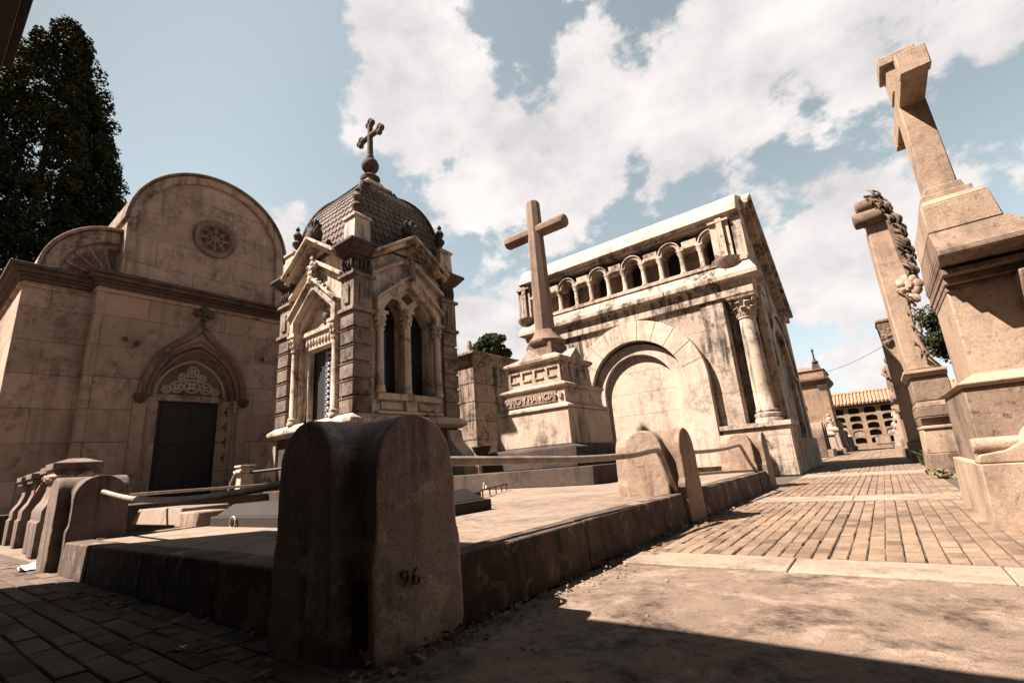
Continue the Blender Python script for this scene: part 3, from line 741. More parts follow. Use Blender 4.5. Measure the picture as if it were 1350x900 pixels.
        bs = M(); bs.ball(pt(.12,-.25,4.35),.1,9,7,1,1,1.2,.15); bs.ball(pt(.12,-.25,4.2),.07,9,7,1,1,1.2,.15); P('tympanum_boss', bs, m_maus_dark, g, 0)
        dm = M(); add(dm, rect(-.53,.53,1.95,3.63), -.42, -.38); dd = P('door_leaf', dm, m_door, g, .0)
        gm = M()
        for u0,u1 in ((.02,.22),):
            z = 2.05
            while z < 3.5:
                for s_ in (0,1):
                    cxx = .05+.13*s_
                    gm.tube([pt(cxx+(.055-.003*i)*cos(i*.6+s_*pi),-.35,z+.07+(.055-.003*i)*sin(i*.6)) for i in range(14)],.013,6)
                z += .125
        for u in (-.02,.24): gm.tube([pt(u,-.355,2.0),pt(u,-.355,3.6)],.013,6)
        P('scroll_grille', gm, m_grille, g, 0)
        cm2 = M(); add(cm2, rect(.30,.44,1.98,3.58), -.38, -.36); P('curtain', cm2, m_blue, g, 0)
    else:
        colonnette(0,-.16,2.42,4.32,.085)
        for u in (-.83,.83): colonnette(u,-.02,2.42,4.12,.075)
        P('colonnette', cl, m_maus, g, 0)
        wm = M()
        for c_ in (-.42,.42): add(wm, rect(c_-.34,c_+.34,2.4,4.7), -.50, -.47)
        P('window_glass', wm, m_glass, g, 0)
        sm = M(); add(sm, rect(-.9,.9,2.28,2.42), -.5, .02); add(sm, rect(-.15,.15,2.02,2.28), -.12, .0); add(sm, rect(-.92,.92,1.98,2.04), -.12, .04); add(sm, rect(-.78,-.25,2.08,2.24), -.12, -.06); add(sm, rect(.25,.78,2.08,2.24), -.12, -.06)
        P('window_sill', sm, m_maus, g, .012)
        lz = M(); lz.prism([(0,0),(0,0),(0,0)],'x',0,0) if False else None
        lo = M(); add(lo, [(-.17,4.68),(0,4.54),(.17,4.68),(0,4.82)], -.1, -.06); P('lozenge', lo, m_maus_dark, g, .01)
# dome: square cloister vault with rows of scales
dome = M(); rows = 20
def dh(tn): return 1.36*(cos(tn*pi/2)**.75)*.86 + .10, 5.80+2.22*(sin(tn*pi/2)**.93)
prev = None
for i in range(rows+1):
    h, z = dh(i/rows*.985)
    if prev:
        H0, Z0 = prev
        dome.sq(cx,cy,H0,Z0,h,z)
        nsc = max(3, int(2*H0/.155)); off = (i%2)*.5
        for kx,ky in ((1,0),(-1,0),(0,1),(0,-1)):
            for k in range(-1,nsc+1):
                f = (k+.5+off)/nsc*2-1
                if abs(f) > .99: continue
                wd = H0/nsc*.94
                pts = []
                for (du,dt) in ((-1,1),(1,1),(1,.35),(.6,.05),(0,-.12),(-.6,.05),(-1,.35)):
                    hh = H0+(h-H0)*dt; zz = Z0+(z-Z0)*dt; lift = .012+.022*(1-max(dt,0))
                    u = f*hh+du*wd
                    u = max(-hh,min(hh,u))
                    pts.append((cx+(kx*(hh+lift) if kx else u), cy+(ky*(hh+lift) if ky else u), zz))
                n_ = len(pts)
                back = [(cx+(p[0]-cx)*.985, cy+(p[1]-cy)*.985, p[2]-.004) for p in pts]
                dome.add(pts+back, [tuple(range(n_))]+[(q,(q+1)%n_,(q+1)%n_+n_,q+n_) for q in range(n_)])
    prev = (h, z)
P('dome', dome, m_dome, t, 0, smooth=20)
P('dome_drum', M().box(x0+.24,x1-.24,y0+.24,y1-.24,5.3,5.72).sq(cx,cy,1.45,5.72,1.40,5.86), m_maus_dark, t, .02)
for sx in (-1,1):
    for sy in (-1,1):
        P('dome_rib', M().tube([(cx+sx*(dh(i/20)[0]+.01),cy+sy*(dh(i/20)[0]+.01),dh(i/20)[1]) for i in range(20)],.055,8), m_maus_dark, t, 0)
P('lantern_base', M().sq(cx,cy,.50,7.93,.46,8.02).sq(cx,cy,.40,8.02,.36,8.16).sq(cx,cy,.42,8.16,.42,8.22).sq(cx,cy,.30,8.22,.24,8.42), m_maus, t, .014)
P('lantern_corner_boss', M().ball((cx+.42,cy-.42,8.0),.12,8,6,1,1,1.2,.2).ball((cx-.42,cy-.42,8.0),.12,8,6,1,1,1.2,.2).ball((cx+.42,cy+.42,8.0),.12,8,6,1,1,1.2,.2).ball((cx-.42,cy+.42,8.0),.12,8,6,1,1,1.2,.2), m_maus_dark, t, 0)
P('ball_finial', M().lathe([(.16,8.40),(.18,8.46),(.26,8.52),(.27,8.60),(.18,8.68),(.10,8.74),(.10,8.80),(.17,8.84),(.23,8.94),(.24,9.02),(.20,9.14),(.10,9.22),(.11,9.28),(.09,9.32)],cx,cy,18), m_maus_dark, t, 0)
tc_ = M().tube([(cx,cy,9.28),(cx,cy,9.95)],.085,10,.075).tube([(cx-.38,cy,9.98),(cx+.38,cy,9.98)],.075,10).tube([(cx,cy,9.9),(cx,cy,10.3)],.075,10)
for dx,dz in ((-.42,0),(.42,0),(0,.40)):
    for ex,ez in ((0,.09),(0,-.09),(.09,0),(-.09,0)): tc_.ball((cx+dx+ex,cy,9.98+dz+ez),.095,10,8,1,.8,1)
P('trefoil_cross', tc_, m_maus_dark, t, .0)
# scroll buttresses at the base of each corner pilaster
for px,sx in ((x0,-1),(x1,1)):
    for py,sy in ((y0,-1),(y1,1)):
        vm = M(); a = []
        for i in range(24):
            f = i/23; a.append((.02+.40*(1/(1+math.exp(-(f-.5)*9))), 1.66-.80*f))
        prof = a + [(.42,.84),(.42,.55),(-.1,.55),(-.1,1.70)]
        vm.prism([(px-sx*.0+sx*u, w) for u,w in prof],'y',py,py+(.42 if sy<0 else -.42))
        vm.lathe([(.10,-.23),(.10,.23)],0,0,14); n_ = 28
        vm.v[-n_:] = [(px+sx*(.36+p[0]), py+(.21 if sy<0 else -.21)+p[2], .95+p[1]) for p in vm.v[-n_:]]
        vm.box(px+sx*.05-.2 if sx<0 else px-.15, px+sx*.46 if sx>0 else px+.15, py-.03 if sy<0 else py-.45, py+.45 if sy<0 else py+.03, .55,.80) if sx>0 else vm.box(px-.46,px+.15,py-.03 if sy<0 else py-.45,py+.45 if sy<0 else py+.03,.55,.80)
        P('scroll_buttress', vm, m_maus, t, .012)

# ================================================================ ARCADED MAUSOLEUM (right)
t = T('arcaded_mausoleum', 'pale stone mausoleum with a small arcade under its roof and a big blind round arch', 'mausoleum', (-5.7,16.6,0))
bx0, bx1, by0, by1 = -9.65, -1.86, 14.0, 19.3
ax_, zs = -5.62, 2.72
ring1, ring2, ring3 = 2.14, 1.50, 1.16
P('arch_wall', M().prism(rect(-9.6,-2.78,.0,4.92),'y',by0,by0+.6,[archshape(ax_,.35,zs,ring1-.02,28)]), m_white, t, .012)
P('outer_arch_ring', M().prism([(ax_+ring1,.3)]+arc(ax_,zs,ring1,0,180,40)+[(ax_-ring1,.3),(ax_-ring2,.3)]+arc(ax_,zs,ring2,180,0,40)+[(ax_+ring2,.3)],'y',by0-.27,by0+.5), m_arch, t, .02, smooth=60)
jm = M()
for k in range(1,11):
    a = radians(180*k/11)
    c0 = Vector((ax_+ring2*cos(a), zs+ring2*sin(a))); c1 = Vector((ax_+ring1*cos(a), zs+ring1*sin(a))); n_ = Vector((-sin(a),cos(a)))*.006
    jm.prism([c0-n_,c1-n_,c1+n_,c0+n_],'y',by0-.274,by0-.268)
P('voussoir_joint', jm, m_cornice_dark, t, 0)
P('middle_arch_ring', M().prism([(ax_+ring2+.01,.3)]+arc(ax_,zs-.08,ring2+.01,0,180,40)+[(ax_-ring2-.01,.3),(ax_-ring3,.3)]+arc(ax_,zs-.08,ring3,180,0,40)+[(ax_+ring3,.3)],'y',by0-.09,by0+.56), m_arch, t, .02, smooth=60)
P('blind_panel', M().prism([(ax_-ring3-.01,.3),(ax_+ring3+.01,.3)]+arc(ax_,zs-.08,ring3+.01,0,180,32),'y',by0+.05,by0+.6), m_panel, t, 0)
P('body', M().box(bx0,-2.80,by0+.61,by1,.0,5.0).box(-2.9,-2.05,by0+.95,by1,.0,5.0), m_white, t, .01)
P('plinth', M().box(bx0-.12,ax_-ring1-.05,by0-.18,by0+.0,0,.55).box(ax_+ring1+.05,-3.45,by0-.14,by0+.0,0,.55).box(-3.42,-1.80,by0-.18,by0+1.1,.0,1.22).box(-3.5,-1.74,by0-.24,by0+1.1,1.22,1.34), m_white, t, .02)
P('plinth_back', M().box(-2.05,-1.80,15.1,19.4,0,.9), m_white_trim, t, .02)
P('corner_pier', M().box(-3.42,-2.80,by0-.04,by0+.6,1.34,4.9), m_white, t, .02)
ccx, ccy = -2.30, by0+.27
P('column', M().lathe([(.34,1.34),(.34,1.44),(.30,1.46),(.33,1.52),(.33,1.57),(.27,1.60),(.285,1.66),(.255,1.70),(.25,2.2),(.215,4.24),(.24,4.25),(.24,4.30),(.215,4.31)],ccx,ccy,28), m_white_trim, t, 0)
cap = M().lathe([(.20,4.30),(.21,4.4),(.25,4.62),(.33,4.80)],ccx,ccy,20)
for tier,(zb,h_,r0,n_) in enumerate(((4.32,.22,.225,8),(4.44,.26,.235,8))):
    for k in range(n_):
        a = 2*pi*(k+.5*tier)/n_; c_,s_ = cos(a),sin(a)
        for w_ in (-.05,0,.05):
            cap.tube([(ccx+r0*c_-w_*s_,ccy+r0*s_+w_*c_,zb),(ccx+(r0+.03)*c_-w_*1.2*s_,ccy+(r0+.03)*s_+w_*1.2*c_,zb+h_*.6),(ccx+(r0+.09)*c_-w_*s_,ccy+(r0+.09)*s_+w_*c_,zb+h_),(ccx+(r0+.13)*c_-w_*.8*s_,ccy+(r0+.13)*s_+w_*.8*c_,zb+h_*.86)],.034,7,.024)
for k in range(4):
    a = pi/4+pi/2*k; c_,s_ = cos(a),sin(a)
    cap.tube([(ccx+.24*c_,ccy+.24*s_,4.62),(ccx+.36*c_,ccy+.36*s_,4.78),(ccx+.42*c_,ccy+.42*s_,4.74),(ccx+.38*c_,ccy+.38*s_,4.68)],.045,8)
cap.sq(ccx,ccy,.36,4.80,.38,4.87)
P('leafy_capital', cap, m_white_trim, t, 0)
P('recess_wall', M().box(-2.8,-2.06,by0+.62,by0+.95,1.34,4.9), m_white, t, .01)
P('architrave', M().box(bx0-.02,-1.93,by0-.10,by0+.75,4.90,5.10).frus(bx0-.04,-1.92,by0-.07,by0+.75,5.10,bx0-.08,-1.88,by0-.10,by0+.75,5.30), m_white_trim, t, .012)
P('main_cornice', M().frus(bx0-.1,-1.9,by0-.12,by0+.8,5.30,bx0-.26,-1.74,by0-.22,by0+.8,5.38).box(bx0-.27,-1.72,by0-.25,by0+.8,5.38,5.50).frus(bx0-.27,-1.72,by0-.25,by0+.8,5.50,bx0-.10,-1.90,by0-.05,by0+.8,5.86), m_white_trim, t, .014)
P('attic_sill', M().box(bx0-.02,-1.90,by0-.10,by0+.3,5.862,5.98), m_white_trim, t, .012)
wins = [-7.76+1.245*k for k in range(5)]
P('attic_wall', M().prism(rect(bx0,-1.93,5.86,7.32),'y',by0+.40,by0+.58,[archshape(w,5.98,6.70,.25,14) for w in wins]), m_soot_shade, t, .01)  # dark stone colour stands in for deep shadow in this recess
P('attic_interior', M().box(bx0+.1,-2.0,by0+.62,by0+.66,5.9,7.3).box(bx0+.1,-2.2,by0+.60,18.9,5.0,5.5), m_hole, t, 0)
for w in wins:
    a = P('arcade_arch', M().prism(ring(w,6.745,.315,.235,0,180,18),'y',by0-.06,by0+.42), m_white_trim, t, .012, smooth=60)
    P('arch_hood', M().prism(ring(w,6.745,.36,.32,0,180,18),'y',by0-.10,by0+.42), m_white_trim, a, .01, smooth=60)
    for s_ in (-1,1):
        P('colonnette', M().lathe([(.105,5.98),(.105,6.03),(.08,6.07),(.075,6.5),(.085,6.51),(.08,6.54),(.12,6.66),(.125,6.70)],w+s_*.335,by0+.0,14).sq(w+s_*.335,by0+.0,.11,6.70,.11,6.745), m_white_trim, a, 0)
ib = M()
for i in range(6):
    a0 = (wins[i-1]+.46) if i else bx0+.30
    a1 = (wins[i]-.46) if i < 5 else -2.72
    ib.box(a0-.1,a1+.1,by0-.07,by0+.42,6.745,6.83).box(a0-.06,a1+.06,by0-.02,by0+.42,6.83,7.0)
P('impost_band', ib, m_white_trim, t, .01)
P('eaves_moulding', M().box(bx0-.05,-1.93,by0-.08,by0+.3,7.22,7.30).frus(bx0-.05,-1.93,by0-.08,by0+.3,7.30,bx0-.12,-1.88,by0-.22,by0+.3,7.40), m_white_trim, t, .012)
for xx,nm in ((-2.48,0),(bx0+.02,1)):
    P('corner_half_column', M().lathe([(.12,5.62),(.28,5.82),(.40,5.98),(.42,6.04),(.30,6.07)],xx,by0+.10,20).box(xx-.26,xx-.07,by0-.10,by0+.3,6.04,7.30).box(xx-.05,xx+.11,by0-.16,by0+.3,6.04,7.30).box(xx+.13,xx+.26,by0-.08,by0+.3,6.04,7.30).box(xx-.29,xx+.29,by0-.17,by0+.3,7.18,7.24), m_white_trim, t, .0)
P('corner_block', M().box(-2.16,-1.87,by0-.05,by0+.55,5.86,7.40), m_white_trim, t, .015)
# roof: short near slope, long far slope
ry, rz = 15.45, 8.52
P('roof', M().prism([(by0-.20,7.36),(by0-.20,7.42),(by0+.08,7.97),(ry,rz),(19.62,5.45),(19.62,5.30),(ry,rz-.16),(by0+.3,7.405)],'x',bx0-.1,-1.90), m_arch, t, .035)
front = [(by0+.62,0),(by1,0),(by1,5.5),(ry+.02,rz-.1),(by0+.62,7.95),(by0+.62,7.3)]
dc = 16.75
P('front_wall', M().prism(front,'x',-2.35,-2.06,[archshape(dc,.4,2.9,1.35,24)]), m_white, t, .012)
P('front_arch', M().prism(ring(dc,2.9,1.75,1.36,0,180,30),'x',-2.1,-1.90).prism(ring(dc,2.9,1.95,1.80,0,180,30),'x',-2.1,-1.84), m_white_trim, t, .02, smooth=60)
P('front_jamb', M().box(-2.3,-1.92,dc-1.75,dc-1.36,.4,2.9).box(-2.3,-1.92,dc+1.36,dc+1.75,.4,2.9).box(-2.3,-1.86,dc-1.8,dc-1.33,2.78,2.92).box(-2.3,-1.86,dc+1.33,dc+1.8,2.78,2.92), m_white_trim, t, .02)
P('front_door', M().box(-2.45,-2.36,dc-1.4,dc+1.4,.3,4.3), m_door, t, 0)
rk = M()
for (o0,o1,xx) in ((-.30,-.12,-1.80),(-.12,.02,-1.66)):
    rk.prism([(by0+.62,7.97+o0),(ry,rz+o0),(19.7,5.36+o0),(19.7,5.36+o1),(ry,rz+o1),(by0+.62,7.97+o1)],'x',-2.2,xx)
P('raking_cornice', rk, m_white_trim, t, .015)
for yy in (by0+.85, 18.95): P('front_pilaster', M().box(-2.1,-1.88,yy-.25,yy+.25,.9,5.3).box(-2.1,-1.82,yy-.3,yy+.3,5.0,5.2), m_white_trim, t, .015)

# ================================================================ BLOTCHED PIER TOMB behind
py_ = 15.5; X0, X1 = -.948*py_-.3, -.893*py_
t = T('rusticated_tomb', 'blotched square tomb with coursed blocks between the domed mausoleum and the cross', 'tomb', ((X0-2.2+X1)/2, py_+1.6, 0))
z = .0
for k in range(6):
    z1 = 1.15+k*.83; 
    P('stone_course', M().box(X1-3.0,X1,py_,py_+3.2,z+.03,z1).box(X1-2.96,X1-.04,py_+.04,py_+3.16,z-.01,z+.04), m_pier, t, .015); z = z1
P('cornice', M().frus(X1-3,X1,py_,py_+3.2,z,X1-3.3,X1+.3,py_-.3,py_+3.5,z+.45).box(X1-3.32,X1+.32,py_-.32,py_+3.52,z+.45,z+.58).frus(X1-3.3,X1+.3,py_-.3,py_+3.5,z+.58,X1-2.2,X1-.8,py_+.8,py_+2.4,z+.9), m_pier, t, .02)
P('obelisk_finial', M().sq(X1-.42,py_+.3,.14,z+.6,.07,z+1.25), m_pier, t, .01)

def carved_leaf(m, p, d, nrm, L_, W_):
    p = Vector(p); d = Vector(d).normalized(); nrm = Vector(nrm).normalized(); sd = d.cross(nrm).normalized(); vs = []
    for i in range(6):
        f = i/5; w_ = W_*sin(pi*min(.97,.12+.86*f))**.8; c_ = p+d*L_*f+nrm*(L_*.35*sin(f*2.6)-.02)
        vs += [c_-sd*w_-nrm*W_*.3, c_-sd*w_*.45+nrm*W_*.15, c_-nrm*W_*.12, c_+sd*w_*.45+nrm*W_*.15, c_+sd*w_-nrm*W_*.3]
    m.add(vs, [(i*5+k,i*5+k+1,i*5+k+6,i*5+k+5) for i in range(5) for k in range(4)])
# ================================================================ STELE WITH CROSS (right foreground)
t = T('cross_stele', 'tall golden stele with a heavy cornice and a cross on top, nearest on the right', 'grave monument', (.95,5.9,0))
P('base', M().frus(.505,1.75,5.07,6.95,-.03,.53,1.72,5.10,6.9,.455), m_orange, t, .012)
bt = M().prism([(.53,.455),(.545,.52),(.70,.545),(.80,.60)]+[(p[0],p[1]) for p in arc(.96,.60,.14,150,30,10)]+[(1.12,.60),(1.25,.545),(1.72,.52),(1.72,.455)],'y',5.10,5.34)
P('acroterion', bt, m_orange, t, .01)
rl = M()
for xa,xb in ((.53,.82),(1.08,1.70)):
    rl.lathe([(.055,xa),(.06,xa+.02),(.06,xb-.02),(.055,xb)],0,0,16); n_ = 16*4
    rl.v[-n_:] = [(p[2],5.20+p[0],.585+p[1]) for p in rl.v[-n_:]]
P('scroll_roll', rl, m_orange, t, .004)
P('pedestal', M().frus(.585,1.62,5.32,6.85,.45,.60,1.60,5.33,6.82,1.045), m_orange_rough, t, .012)
P('ledge', M().frus(.60,1.60,5.33,6.82,1.045,.565,1.64,5.29,6.86,1.075).frus(.565,1.64,5.29,6.86,1.075,.69,1.45,5.36,6.6,1.15), m_orange, t, .008)
P('shaft', M().frus(.70,1.42,5.43,6.50,1.12,.715,1.27,5.46,6.42,2.0), m_orange, t, .014)
cn = M()
for (a,b,e) in ((1.88,1.93,.03),(1.93,1.99,.10),(1.99,2.04,.20),(2.04,2.07,.16)): cn.box(.71-e*.08,1.27+e*.4,5.46-e,6.42+e*.4,a,b-.001)
cn.frus(.695,1.33,5.22,6.48,2.07,.685,1.36,5.10,6.5,2.12)
P('cornice', cn, m_orange_rough, t, .008)
P('cornice_slope', M().frus(.685,1.37,5.09,6.52,2.12,.69,1.37,5.09,6.52,2.16).frus(.69,1.37,5.09,6.52,2.16,.70,1.20,5.31,6.40,2.40), m_orange_rough, t, .008)
P('bracket', M().prism([(5.46,1.90),(5.20,1.90),(5.21,1.82),(5.26,1.74),(5.35,1.66),(5.40,1.52),(5.46,1.46)],'x',1.12,1.27), m_orange_rough, t, .012)
P('die', M().frus(.70,1.18,5.30,6.38,2.398,.705,1.15,5.31,6.36,2.66).frus(.705,1.15,5.31,6.36,2.66,.74,1.11,5.36,6.30,2.72), m_orange, t, .01)
P('cross_foot', M().sq(.945,5.85,.18,2.70,.18,2.86,.26,.26).sq(.945,5.85,.15,2.86,.13,2.95,.2,.2), m_orange, t, .008)
P('cross_shaft', M().frus(.83,1.06,5.68,6.02,2.93,.845,1.055,5.70,6.0,3.90), m_orange, t, .01)
xa = M().box(.85,1.05,5.16,6.54,3.885,4.07).box(.84,1.06,5.10,5.22,3.87,4.09).box(.84,1.06,6.48,6.60,3.87,4.09)
P('cross_arms', xa, m_orange, t, .01)
P('cross_head', M().box(.84,1.06,5.70,6.0,4.09,4.52).box(.80,1.10,5.66,6.04,4.40,4.50), m_orange, t, .01)
# ================================================================ SCROLL STELE
t = T('scroll_stele', 'golden stele with a curled scroll top and a carved knot on its side', 'grave monument', (.85,12.5,0))
Y0, Y1 = 11.8, 13.15
P('base', M().frus(.55,1.55,Y0-.05,Y1+.25,-.03,.58,1.5,Y0-.03,Y1+.2,.36), m_orange_rough, t, .02)
P('lower_die', M().frus(.585,1.30,Y0-.01,Y1+.1,.36,.615,1.22,Y0,Y1+.08,.82).box(.60,1.26,Y0-.03,Y1+.1,.80,.86), m_orange, t, .015)
rp = [(.615,.86)]+arc(.66,1.08,.075,250,110,10)+[(.64,1.30)]
P('roll_block', M().frus(.62,1.16,Y0+.02,Y1,.86,.60,1.20,Y0-.08,Y1+.05,1.02).frus(.60,1.20,Y0-.08,Y1+.05,1.02,.60,1.20,Y0-.08,Y1+.05,1.2).frus(.60,1.20,Y0-.08,Y1+.05,1.2,.63,1.17,Y0,Y1,1.31), m_orange_rough, t, .02)
P('upper_die', M().frus(.63,1.19,Y0,Y1,1.31,.645,1.19,Y0,Y1,1.77), m_orange_rough, t, .02)
P('cap_moulding', M().frus(.63,1.2,Y0-.02,Y1,1.77,.57,1.2,Y0-.07,Y1+.05,1.84).box(.565,1.2,Y0-.08,Y1+.05,1.84,1.90), m_orange, t, .01)
prof = [(.65,1.905),(1.17,1.905),(1.07,2.08),(1.02,2.24),(.97,2.51),(.96,2.9),(.99,3.24),(1.06,3.45),(1.14,3.75),(1.15,4.1),(1.16,4.5),(1.12,4.9),(1.05,5.2),(.94,5.42),(.70,5.26),(.67,5.05),(.655,4.4),(.64,3.3),(.63,2.28)]
P('scroll_body', M().prism(prof,'y',Y0+.02,Y1-.3), m_orange, t, .03, smooth=50)
ts = M()
def rollx(m, xa, xb, yy, zz, r):
    m.lathe([(r*.55,xa-.02),(r*.9,xa),(r,xa+.03),(r,xb-.03),(r*.9,xb),(r*.55,xb+.02)],0,0,18); n_ = 18*6
    m.v[-n_:] = [(p[2],yy+p[0],zz+p[1]) for p in m.v[-n_:]]
rollx(ts,.50,.98,Y0+.02,5.16,.17); rollx(ts,.60,.92,Y0+.10,5.47,.15); rollx(ts,.66,.98,Y0+.42,5.30,.20)
P('top_scroll', ts, m_orange_rough, t, .006)
rl_ = random.Random(8); lf = M().prism([(.86,5.50),(1.0,5.46),(1.12,5.25),(1.20,4.95),(1.23,4.55),(1.21,4.15),(1.14,3.88),(1.06,3.72),(1.02,4.2),(1.0,5.0)],'y',Y0-.06,Y0+.62)
pth = [(.92,5.62),(1.0,5.45),(1.06,5.25),(1.12,5.0),(1.16,4.75),(1.17,4.5),(1.17,4.25),(1.16,4.0),(1.02,3.3),(.98,3.0),(.97,2.7),(.985,2.45),(1.03,2.2)]
for i,(u,w) in enumerate(pth):
    big = .85 if i < 8 else .5
    for yy in (Y0-.07,Y0-.05,Y0+.12,Y0+.28,Y0+.45,Y0+.62):
        for q_ in range(3 if i < 8 else 2):
            carved_leaf(lf,(u-.03+rl_.uniform(-.10,.06),yy+rl_.uniform(-.06,.04),w+rl_.uniform(-.05,.16)),(rl_.uniform(-.1,.35),rl_.uniform(-.5,.3),-1),(1,rl_.uniform(-.9,.3),.1),.30*big,.085*big)
P('carved_leaves', lf, m_orange_rough, t, 0)
kn = M().ball((1.04,Y0,3.55),.13,14,10,.9,.9,1.15,.10)
for k in range(7): kn.ball((1.05+.12*cos(k*.9),Y0-.02+.02*(k%3),3.55+.14*sin(k*.9)),.095,10,8,1,.9,1.1,.14)
for k in range(9):
    a = 2*pi*k/9; carved_leaf(kn,(1.05+.08*cos(a),Y0-.04,3.55+.08*sin(a)),(cos(a),.25,sin(a)),(0.3*cos(a),-1,.3*sin(a)),.15,.06)
for k in range(6): carved_leaf(kn,(1.05,Y0-.02,3.42),(.3*cos(k),-.2,-1),(.3,-1,0),.26,.05)
P('carved_knot', kn, m_orange, t, 0)

# ================================================================ TEXTURED STELE
t = T('rough_topped_stele', 'slender stele with a rough hewn top standing behind the scroll stele', 'grave monument', (.75,17.4,0))
P('base', M().frus(.48,1.15,16.9,18.2,-.03,.5,1.12,16.92,18.1,.55), m_orange_rough, t, .02)
P('shaft', M().frus(.54,1.02,17.0,17.9,.55,.56,.92,17.0,17.8,3.35), m_orange, t, .02)
P('rough_head', M().frus(.58,.93,16.98,17.8,3.35,.55,.95,16.9,17.85,3.9).box(.53,.97,16.88,17.87,3.9,4.0), m_orange_rough, t, .03)
rb = M()
for k in range(40): rb.ball((random.uniform(.62,.92),16.95,random.uniform(3.3,3.85)),random.uniform(.04,.08),6,5,1,.6,1,.2)
P('hewn_knobs', rb, m_orange_rough, t, 0)

# ================================================================ FAR ROWS ALONG THE PATH
def small_cross(m, x, y, z, h, r=.05, ax='x'):
    m.box(x-r,x+r,y-r,y+r,z,z+h)
    if ax == 'x': m.box(x-h*.32,x+h*.32,y-r*.9,y+r*.9,z+h*.6,z+h*.6+2*r)
    else: m.box(x-r*.9,x+r*.9,y-h*.32,y+h*.32,z+h*.6,z+h*.6+2*r)
    return m
def tomb(x, y, w, h, label, mat, top, grp):
    t = T('pedestal_tomb', label, 'tomb', (x,y,0), grp)
    P('base', M().sq(x,y,w*.62,-.03,w*.6,.3).sq(x,y,w*.5,.3,w*.46,.36), mat, t, .015)
    P('pedestal', M().sq(x,y,w*.44,.36,w*.38,h*.55).sq(x,y,w*.46,h*.55,w*.46,h*.60).sq(x,y,w*.46,h*.6,w*.3,h*.66), mat, t, .012)
    m = M()
    if top == 'cross': small_cross(m.sq(x,y,w*.22,h*.66,w*.16,h*.74), x, y, h*.74, h*.34, .055)
    elif top == 'urn': m.lathe([(.06,h*.66),(.05,h*.72),(.16,h*.8),(.18,h*.88),(.08,h*.94),(.1,h*.96),(.03,h)],x,y,14)
    elif top == 'figure':
        m.lathe([(.20,h*.66),(.17,h*.72),(.14,h*.78),(.17,h*.84),(.15,h*.88),(.07,h*.905)],x,y,14).ball((x,y,h*.95),.095,12,8,.9,.95,1.15)
        m.tube([(x-.15,y-.02,h*.87),(x-.2,y-.1,h*.79),(x-.06,y-.16,h*.77)],.05,8,.035).tube([(x+.15,y-.02,h*.87),(x+.2,y-.1,h*.79),(x+.06,y-.16,h*.77)],.05,8,.035)
    elif top == 'slab': m.prism([(x-w*.3,h*.66),(x+w*.3,h*.66)]+arc(x,h*.8,w*.3,0,180,12,h*.2),'y',y-.1,y+.1)
    elif top == 'column': m.lathe([(.16,h*.66),(.16,h*.69),(.12,h*.71),(.10,h*.92),(.14,h*.95),(.14,h*.97),(.06,h)],x,y,14)
    P({'cross':'cross','urn':'urn','figure':'carved_figure','slab':'round_headstone','column':'broken_column'}[top], m, mat, t, .008)
    return t
GL = 'small tombs on the left of the far path'; GR = 'small monuments on the right of the far path'
tomb(-2.55,33.6,.9,2.0,'pale pedestal tomb with a cross, first behind the double-arched tomb on the left',m_farw,'cross',GL)
tomb(-2.45,36.2,.8,2.5,'pale tomb with a small carved figure before the ochre chapel',m_farw,'figure',GL)
tomb(-2.35,39.0,.9,3.0,'tall pale tomb topped by a cross left of the far niche wall',m_farw,'cross',GL)
tomb(-2.3,42.0,.8,2.2,'pale tomb with an urn toward the end of the left row',m_farw,'urn',GL)
tomb(-2.2,45.0,.8,1.7,'low pale round-headed tomb last in the left row',m_farw,'slab',GL)
tomb(.98,20.6,.85,2.3,'low golden urn tomb first behind the rough-topped stele',m_orange,'urn',GR)
tomb(1.0,23.4,.9,2.9,'golden tomb with a rounded headstone on the right of the far path',m_orange_rough,'slab',GR)
tomb(.95,30.6,.85,2.7,'golden column tomb behind the tall stacked monument on the right',m_orange,'column',GR)
tomb(.95,34.0,.85,2.2,'pale cross tomb midway along the right row',m_farw,'cross',GR)
tomb(.9,37.5,.8,2.5,'pale figure tomb toward the end of the right row',m_farw,'figure',GR)
tomb(.9,42.0,.8,1.9,'small pale urn tomb last in the right row',m_farw,'urn',GR)
t = T('stacked_monument', 'tall stacked stone monument with a worn statue silhouetted right of the tiled niche wall', 'grave monument', (.95,27.2,0))
P('base', M().box(.55,1.4,26.8,27.8,-.03,.6), m_orange_rough, t, .02)
P('pedestal', M().sq(.97,27.3,.36,.6,.30,1.9).sq(.97,27.3,.4,1.9,.4,2.05), m_orange, t, .02)
P('carved_block', M().sq(.97,27.3,.28,2.05,.24,2.9).ball((.78,27.1,2.4),.2,9,7,1,1,1.3,.2).ball((1.1,27.1,2.6),.2,9,7,1,1,1.3,.2), m_orange_rough, t, .02)
P('statue', M().lathe([(.30,2.9),(.28,3.2),(.22,3.5),(.26,3.75),(.2,3.9),(.1,3.97)],.93,27.3,14).ball((.9,27.25,4.1),.15,12,9,.9,1,1.2,.06).tube([(.72,27.25,3.78),(.6,27.1,3.5),(.75,26.95,3.3)],.08,8,.05).tube([(1.14,27.25,3.78),(1.2,27.1,3.5),(1.0,26.95,3.4)],.08,8,.05), m_orange_rough, t, 0)
